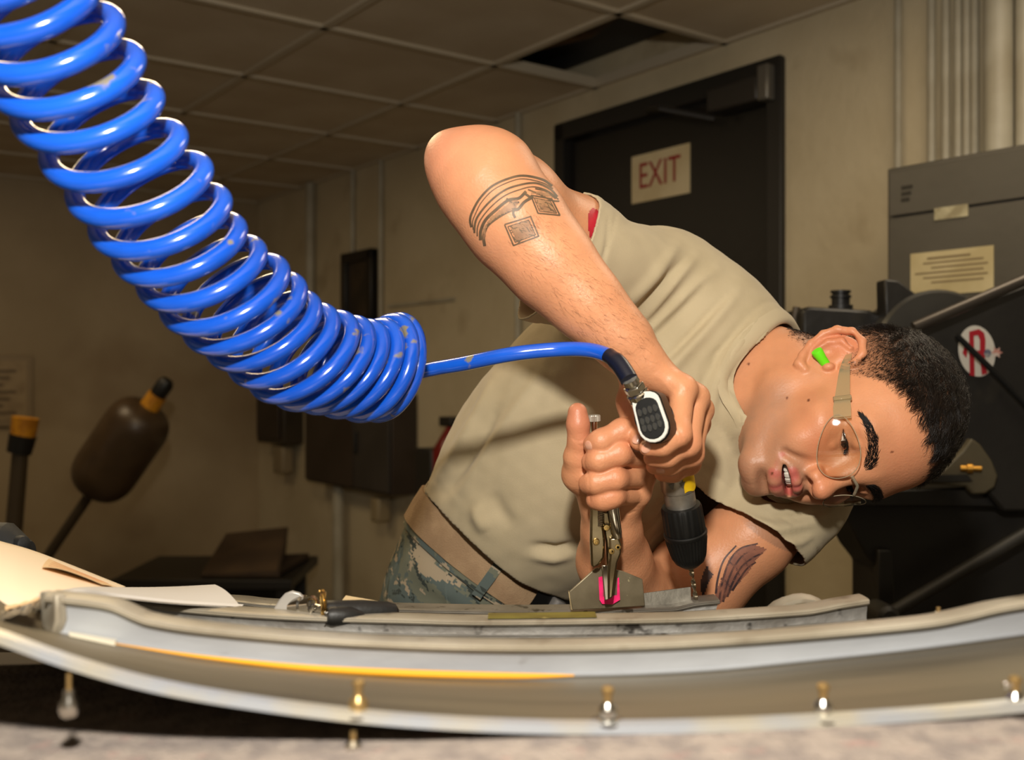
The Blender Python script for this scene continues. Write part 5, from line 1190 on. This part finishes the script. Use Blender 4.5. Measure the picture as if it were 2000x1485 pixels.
# tattoos: ink strips laid on the skin
def on_skin(x, y, lift=.00022):
    d = Vector(((x-1000)/FPX, 1, -(y-742.5)/FPX)).normalized(); h = body_bvh.ray_cast(Vector((0, 0, CZ)), d)
    if h[0] is None or h[0].y > 1.35: return None
    n = h[1] if h[1].dot(d) < 0 else -h[1]; return h[0]+n*lift
class Ink(MB):
    def line(s, pts, w, closed=False):
        pts = list(pts)+([pts[0]] if closed else []); L_ = sum(math.dist(a, b) for a, b in zip(pts, pts[1:])); sp = spline(pts, max(6, int(L_/3))) if len(pts) > 2 and not closed else np.concatenate([np.linspace(a, b, max(3, int(math.dist(a, b)/3))) for a, b in zip(np.array(pts, float), np.array(pts[1:], float))])
        prev = None
        for i in range(len(sp)):
            t = sp[min(i+1, len(sp)-1)]-sp[max(i-1, 0)]; t /= np.linalg.norm(t)+1e-9; n = np.array([-t[1], t[0]]); ww = w if not hasattr(w, '__len__') else w[0]+(w[1]-w[0])*i/len(sp)
            cur = [on_skin(*(sp[i]+n*ww*k*.5)) for k in (-1, 0, 1)]
            if any(c is None for c in cur): prev = None; continue
            if prev and (prev[1]-cur[1]).length < .02: s.add(prev+cur, [(0, 1, 4, 3), (1, 2, 5, 4)])
            prev = cur
    def patch(s, poly, step=2.5):
        poly = np.array(poly, float); x0, y0 = poly.min(0); x1, y1 = poly.max(0); xs = np.arange(x0, x1+step, step); ys = np.arange(y0, y1+step, step); ix = {}
        def inside(x, y):
            c = False; j = len(poly)-1
            for i in range(len(poly)):
                if (poly[i, 1] > y) != (poly[j, 1] > y) and x < (poly[j, 0]-poly[i, 0])*(y-poly[i, 1])/(poly[j, 1]-poly[i, 1])+poly[i, 0]: c = not c
                j = i
            return c
        for i, x in enumerate(xs):
            for j, y in enumerate(ys):
                if inside(x, y):
                    p = on_skin(x, y)
                    if p is not None: ix[i, j] = len(s.v); s.v.append(p)
        for (i, j) in list(ix):
            if (i+1, j) in ix and (i, j+1) in ix and (i+1, j+1) in ix:
                f = (ix[i, j], ix[i+1, j], ix[i+1, j+1], ix[i, j+1])
                if max((s.v[f[0]]-s.v[k]).length for k in f) < .02: s.f.append(f)
def c3_(l): return [(800+.35*x, 220+.35*y) for x, y in l]
M_ink1 = mat('tattoo_ink', (104, 84, 62), (88, 72, 54), 90, .5); M_ink2 = mat('tattoo_shade', (162, 122, 88), (144, 106, 78), 120, .5)
k = Ink()
k.line(c3_([(345, 640), (338, 600), (350, 555), (392, 480), (462, 410), (560, 366), (640, 353), (740, 374), (795, 410)]), 4.5)
k.line(c3_([(356, 655), (352, 610), (366, 570), (402, 500), (470, 430), (566, 384), (640, 371), (740, 392), (800, 425)]), 2)
k.line(c3_([(362, 672), (366, 620), (384, 575), (440, 505), (520, 440), (600, 408), (700, 394), (780, 425), (825, 470)]), 4)
k.line(c3_([(378, 690), (380, 640), (402, 590), (456, 525), (530, 465), (610, 432), (690, 415), (770, 438), (830, 485)]), 2.5)
k.line(c3_([(396, 712), (398, 660), (424, 600), (480, 545), (550, 490), (610, 478), (650, 440)]), 6)
k.line(c3_([(420, 745), (414, 690), (436, 630), (500, 580), (566, 545), (604, 540), (640, 500), (690, 470)]), 6)
k.line(c3_([(700, 425), (760, 440), (815, 480)]), 3); k.line(c3_([(660, 430), (720, 455), (790, 490), (835, 495)]), 3); k.line(c3_([(560, 500), (590, 520), (578, 560), (590, 588)]), 5); k.line(c3_([(640, 450), (668, 470), (690, 480)]), 5); k.line(c3_([(540, 480), (580, 505), (612, 500)]), 4)
t1 = c3_([(530, 625), (675, 580), (720, 690), (580, 742)]); k.line(t1, 3, True); k.line(c3_([(548, 637), (664, 600), (702, 682), (590, 724)]), 2, True)
t2 = c3_([(676, 462), (792, 482), (838, 574), (716, 562)]); k.line(t2, 3, True); k.line(c3_([(694, 476), (784, 494), (820, 562), (724, 550)]), 1.8, True)
for l in ([(560, 660), (600, 640), (640, 650), (690, 640)], [(565, 672), (610, 655), (650, 662), (695, 655)], [(575, 690), (600, 715), (640, 690), (600, 735)], [(610, 640), (630, 670), (650, 640), (670, 668)], [(600, 700), (650, 680), (700, 690)], [(710, 490), (740, 540), (760, 500), (790, 550)], [(700, 500), (730, 510), (770, 505), (800, 525)], [(720, 545), (760, 525), (810, 555)], [(560, 632), (590, 650), (620, 612), (655, 612)]): k.line(c3_(l), 2)
k.build('tattoo', M_ink1, man, sharp=180)
for pl_ in (c3_([(556, 632), (664, 598), (704, 684), (590, 724)]), c3_([(694, 474), (786, 492), (822, 564), (724, 550)]), c3_([(404, 700), (410, 640), (450, 580), (560, 495), (610, 480), (600, 540), (500, 580), (436, 630), (420, 730)]), c3_([(655, 450), (700, 432), (780, 446), (815, 480), (710, 462)])):
    k = Ink(); k.patch(pl_); k.build('tattoo', M_ink2, man, sharp=180)
k = Ink(); k.patch([(1146, 424), (1150, 412), (1158, 404), (1172, 412), (1172, 492), (1164, 486), (1152, 470), (1148, 450)]); tag(k.build('tattoo', mat('tattoo_red', (196, 44, 58), (150, 40, 46), 40, .5), man, sharp=180), 'red tattoo under the upper sleeve edge')
M_tb = mat('tattoo_blue', (98, 66, 58), (62, 46, 48), 60, .5)
k = Ink(); k.patch([(1372, 1118), (1378, 1106), (1388, 1104), (1384, 1112), (1396, 1122), (1384, 1140), (1378, 1160), (1370, 1170), (1366, 1140)]); tag(k.build('tattoo', M_tb, man, sharp=180), 'small hooked dark tattoo on the far arm')
M_tb2 = mat('tattoo_shade_far', (150, 98, 78), (128, 84, 70), 60, .5)
k = Ink(); k.patch([(1408, 1132), (1424, 1088), (1444, 1070), (1470, 1062), (1500, 1072), (1480, 1092), (1462, 1120), (1436, 1150), (1404, 1184), (1392, 1172), (1398, 1150)]); tag(k.build('tattoo', M_tb2, man, sharp=180), 'shaded ground of the far arm tattoo')
for ln_ in ([(1404, 1178), (1410, 1140), (1424, 1098), (1446, 1072), (1480, 1062)], [(1412, 1176), (1420, 1140), (1436, 1104), (1458, 1080), (1492, 1070)], [(1420, 1166), (1432, 1136), (1448, 1108), (1470, 1090), (1490, 1080)], [(1430, 1154), (1444, 1132), (1458, 1112), (1476, 1098)], [(1398, 1160), (1402, 1130), (1414, 1094), (1438, 1066)], [(1424, 1098), (1436, 1108), (1444, 1124)], [(1440, 1080), (1454, 1092), (1460, 1108)], [(1408, 1130), (1420, 1138), (1428, 1152)]):
    k = Ink(); k.line(ln_, (4.5, 3)); 
    if k.f: k.build('tattoo', M_tb, man, sharp=180)
# nails
M_nail = mat('nail', (212, 150, 122), (218, 164, 138), 60, .25)
def nail(x, y, wx, wy, dir_px):
    c = on_skin(x, y, 0)
    if c is None: return
    d = Vector(((x-1000)/FPX, 1, -(y-742.5)/FPX)).normalized(); n = body_bvh.ray_cast(Vector((0, 0, CZ)), d)[1]; n = n if n.dot(d) < 0 else -n
    a = P(x+dir_px[0], y+dir_px[1], c.y)-P(x, y, c.y); a = (a-n*a.dot(n)).normalized(); s_ = n.cross(a); b = MB(); rows = []
    for i in range(7):
        r = math.sin(math.pi/2*i/6); h_ = .0007*math.cos(math.pi/2*i/6)
        rows.append([c+a*(wx*r*math.cos(t)*abs(math.cos(t))**-.25 if abs(math.cos(t)) > .05 else 0)+s_*(wy*r*math.sin(t))+n*(h_-.0009*(r*math.sin(t))**2-.0001) for t in np.linspace(0, 2*math.pi, 20)])
    b.grid(rows); b.build('fingernail', M_nail, man, sharp=180)
nail(1262, 876, .0050, .0040, (-4, 2)); nail(1243, 858, .0045, .0042, (-2, 6)); nail(1290, 921, .0042, .0034, (-5, 1)); nail(1149, 871, .0044, .0046, (-6, 1))

# ------------------------------------------------------------------ safety glasses and ear plug
sgl = thing('safety_glasses', 'clear safety glasses with frosted arms worn by the person', 'glasses', hw((0, .10, 0)))
def clear(name, tint, f0=.05, opac=0., tcol=(255, 255, 255)):
    m = bpy.data.materials.new(name); m.use_nodes = True; N = m.node_tree.nodes; L = m.node_tree.links; N.clear(); out = N.new('ShaderNodeOutputMaterial'); tr_ = N.new('ShaderNodeBsdfTransparent'); tr_.inputs[0].default_value = (*lin(tint), 1)
    gl_ = N.new('ShaderNodeBsdfGlossy'); gl_.inputs['Roughness'].default_value = .03; fr_ = N.new('ShaderNodeFresnel'); fr_.inputs[0].default_value = 1.49; mx = N.new('ShaderNodeMixShader'); L.new(fr_.outputs[0], mx.inputs[0]); src = tr_
    if opac:
        df = N.new('ShaderNodeBsdfDiffuse'); df.inputs[0].default_value = (*lin(tcol), 1); m2 = N.new('ShaderNodeMixShader'); m2.inputs[0].default_value = opac; L.new(tr_.outputs[0], m2.inputs[1]); L.new(df.outputs[0], m2.inputs[2]); src = m2
    L.new(src.outputs[0], mx.inputs[1]); L.new(gl_.outputs[0], mx.inputs[2]); L.new(mx.outputs[0], out.inputs[0]); return m
M_lens = clear('clear_lens', (246, 246, 240)); M_armc = clear('frosted_arm', (236, 222, 190), opac=.34, tcol=(214, 196, 156)); M_edge = clear('lens_edge', (235, 230, 215), opac=.35, tcol=(220, 205, 175))
def lensp(x, z): return hw((x, .1140-9.6*x*x-3*(z+.01)**2, z))
for sx in (1, -1):
    rows = []; th_ = np.linspace(0, 2*math.pi, 49)
    def rimp(t, r): 
        cx = .0385; ox = .0265*math.cos(t); oz = .0215*math.sin(t)*(1-.18*math.cos(t)); return lensp(sx*(cx+ox*r), -.0120+oz*r+.003*math.cos(t)*r)
    for r in np.linspace(0.001, 1, 9): rows.append([rimp(t, r) for t in th_])
    b = MB(); b.grid(rows); lo = b.build('lens', M_lens, sgl, sharp=180)
    b = MB(); b.tube([rimp(t, 1.0) for t in th_[:-1]], .0005, 8, True); b.build('lens_rim', M_edge, lo)
    A0 = np.array(HM.T @ (np.array(lensp(sx*.0625, -.004))-HO)/HS)
    arm = [A0, A0+[sx*.004, -.012, .001], A0*[1, 0, 1]+[sx*.0095, .045, .004], A0*[1, 0, 1]+[sx*.0165, .012, .010], A0*[1, 0, 1]+[sx*.0185, -.010, .0165], A0*[1, 0, 1]+[sx*.0185, -.022, .016]]
    ap = spline(arm, 26); hh = np.interp(np.linspace(0, 1, 26), [0, .2, .45, .75, 1], [.0088, .0090, .0068, .0034, .0022])
    rows = [[hw(p+np.array([sx*dx*.0013, 0, dz*h_])) for p, h_ in zip(ap, hh)] for dx, dz in ((1, -1), (1, 1), (-1, 1), (-1, -1), (1, -1))]
    b = MB(); b.grid(rows); b.build('temple_arm', M_armc, sgl)
    b = MB(); i_ = 8; b.box(hw(ap[i_]+np.array([sx*.0008, 0, 0])), (.0042, .0055, .0178), tuple(Vector(HM[:, c]) for c in range(3))); b.build('hinge', M_armc, sgl, bevel=.001)
b = MB(); b.tube([lensp(x, .001-.004*abs(x)/.012+.0015) for x in np.linspace(-.013, .013, 12)], .0016, 8); b.build('bridge', M_edge, sgl)
pg = thing('ear_plug', 'bright green foam ear plug in the person’s ear', 'ear plug', hw((.08, -.003, -.012)))
b = MB(); a0 = hw((.070, .001, -.0105)); a1 = hw((.0935, -.0045, -.0215)); d_ = a1-a0; b.lathe(a0, d_, [(0, .0046), (d_.length*.6, .0050), (d_.length*.9, .0060), (d_.length, .0056), (d_.length+.0002, .0002)], 20); b.build('foam_plug', mat('plug_green', (110, 240, 20), rough=.6), pg)
# ------------------------------------------------------------------ locking pliers with a wide sheet-metal jaw
M_nik = mat('nickel_plate', (166, 152, 122), (140, 126, 98), 40, .24, 1, rvar=.06); M_nik2 = mat('nickel_bright', (206, 200, 188), rough=.12, metal=1); M_plate = mat('jaw_steel', (138, 127, 103), (118, 107, 85), 30, .4, .45, c3=(190, 178, 140), s3=160, lo3=.70, hi3=.74)
Yp = .992
lp = thing('locking_pliers', 'locking sheet metal pliers with wide plate jaw held in the left fist', 'pliers', P(1185, 1188, 1.0))
b = MB(); ka = P(1162, 862, Yp+.004); kb = P(1160, 808, Yp+.002); kd = kb-ka; Lk = kd.length
b.lathe(ka, kd, [(0, .0030), (Lk-.0075, .0030)], 16); scr = b.build('adjusting_screw', M_nik2, lp)
b = MB(); vs = []; n_ = 48; e1 = kd.orthogonal().normalized(); e2 = kd.normalized().cross(e1); pf = [(Lk-.0078, .0045, 0), (Lk-.0072, .0062, 1), (Lk-.0022, .0062, 1), (Lk-.0014, .0056, 0), (Lk-.0010, .0035, 0)]
for h_, r_, f_ in pf:
    for i in range(n_): a = 2*math.pi*i/n_; rr_ = r_-(.0005 if (i % 2 and f_) else 0); vs.append(ka+kd.normalized()*h_+e1*(rr_*math.cos(a))+e2*(rr_*math.sin(a)))
b.add(vs, [(i*n_+j, i*n_+(j+1) % n_, (i+1)*n_+(j+1) % n_, (i+1)*n_+j) for i in range(len(pf)-1) for j in range(n_)]+[tuple((len(pf)-1)*n_+j for j in range(n_)), tuple(range(n_-1, -1, -1))]); b.build('knurled_knob', mat('knob_steel', (190, 184, 170), rough=.4, metal=.6), scr, sharp=25)
def plate(lst, y0, th, name, m, bev=.0012, par=None): 
    b = MB(); b.prism(pp(lst, y0), (0, th, 0)); return b.build(name, m, par or lp, bevel=bev)
plate([(1150, 850), (1176, 850), (1174, 990), (1179, 1035), (1182, 1060), (1180, 1090), (1170, 1104), (1163, 1110), (1155, 1108), (1153, 1060), (1154, 990)], Yp-.003, .012, 'fixed_handle', M_nik, .002)
plate([(1174, 1000), (1192, 1000), (1200, 1040), (1206, 1062), (1204, 1090), (1194, 1130), (1186, 1112), (1184, 1060)], Yp+.002, .007, 'centre_link', M_nik, .0015)
b = MB(); b.tube([P(x, y, Yp-.004) for x, y in ((1196, 905), (1195, 960), (1198, 1000), (1204, 1040), (1207, 1052))], [.0060, .0060, .0060, .0056, .0040], 16); b.build('lever', M_nik2, lp)
plate([(1190, 1052), (1208, 1050), (1214, 1064), (1213, 1082), (1206, 1100), (1200, 1140), (1197, 1168), (1188, 1172), (1188, 1120), (1192, 1084)], Yp-.006, .009, 'moving_jaw', M_nik, .0016)
plate([(1175, 1104), (1188, 1104), (1189, 1172), (1181, 1174), (1177, 1130)], Yp-.004, .006, 'fixed_jaw', M_nik2, .001)
b = MB(); sp_ = [P(1174, 992+t*.33, Yp-.004)+Vector((.0028*math.cos(t*.62), .0028*math.sin(t*.62), 0)) for t in range(0, 110)]; b.tube(sp_, .0006, 6); b.build('spring', M_nik2, lp)
for x, y in ((1164, 1058), (1194, 1076), (1184, 1030), (1206, 1068)):
    b = MB(); b.lathe(P(x, y, Yp-.002), (0, -1, 0), [(0, .0032), (.0035, .0032), (.0045, .0026), (.0046, .0012), (.0040, .0010)], 18); b.build('rivet', mat('rivet_brass', (190, 160, 100), rough=.3, metal=1) if 'rivet_brass' not in bpy.data.materials else bpy.data.materials['rivet_brass'], lp)
po = [(1112, 1156), (1162, 1111), (1178, 1108), (1216, 1116), (1255, 1132), (1260, 1184), (1190, 1189), (1118, 1192)]
b = MB(); b.prism([P(x, y, .999+.02*(x-1112)/150) for x, y in po], (0, .003, 0)); jw = b.build('plate_jaw', M_plate, lp, bevel=.0008)
b = MB(); b.prism([P(x, y, .999) for x, y in [(1112, 1156), (1118, 1192), (1115, 1191), (1110, 1157)]], (0, .006, 0)); b.build('plate_edge', M_nik, jw)
M_pink = mat('pink_marker', (255, 40, 120), (235, 30, 105), 120, .6); b = MB()
def pk(l): b.prism([P(x, y, .9965+.02*(x-1112)/150-.0012) for x, y in l], (0, .0004, 0))
b_out = [(1169, 1128), (1177, 1126), (1178, 1166), (1205, 1163), (1206, 1130), (1209, 1128), (1211, 1172), (1196, 1181), (1176, 1180), (1171, 1172)]
pk(b_out); b.build('pink_mark', M_pink, jw)
br = thing('sheet_bracket', 'small grey sheet metal strip standing behind the pliers on the far rib', 'metal strip', P(1300, 1190, 1.03))
b = MB(); b.prism([P(1252, 1160, 1.034), P(1349, 1147, 1.034), P(1350, 1182, 1.034), P(1252, 1190, 1.034)], (0, .0016, 0)); b.build('upright', mat('strip_alu', (156, 152, 142), (136, 132, 122), 30, .35, .7, bump=.05, bscale=120), br)
b = MB(); b.prism([P(1252, 1190, 1.034), P(1350, 1182, 1.034), P(1350, 1182, 1.034)+Vector((0, .012, 0)), P(1252, 1190, 1.034)+Vector((0, .012, 0))], (0, 0, .0014)); b.build('foot', mat('strip_alu2', (150, 146, 136), rough=.4, metal=.6), br)
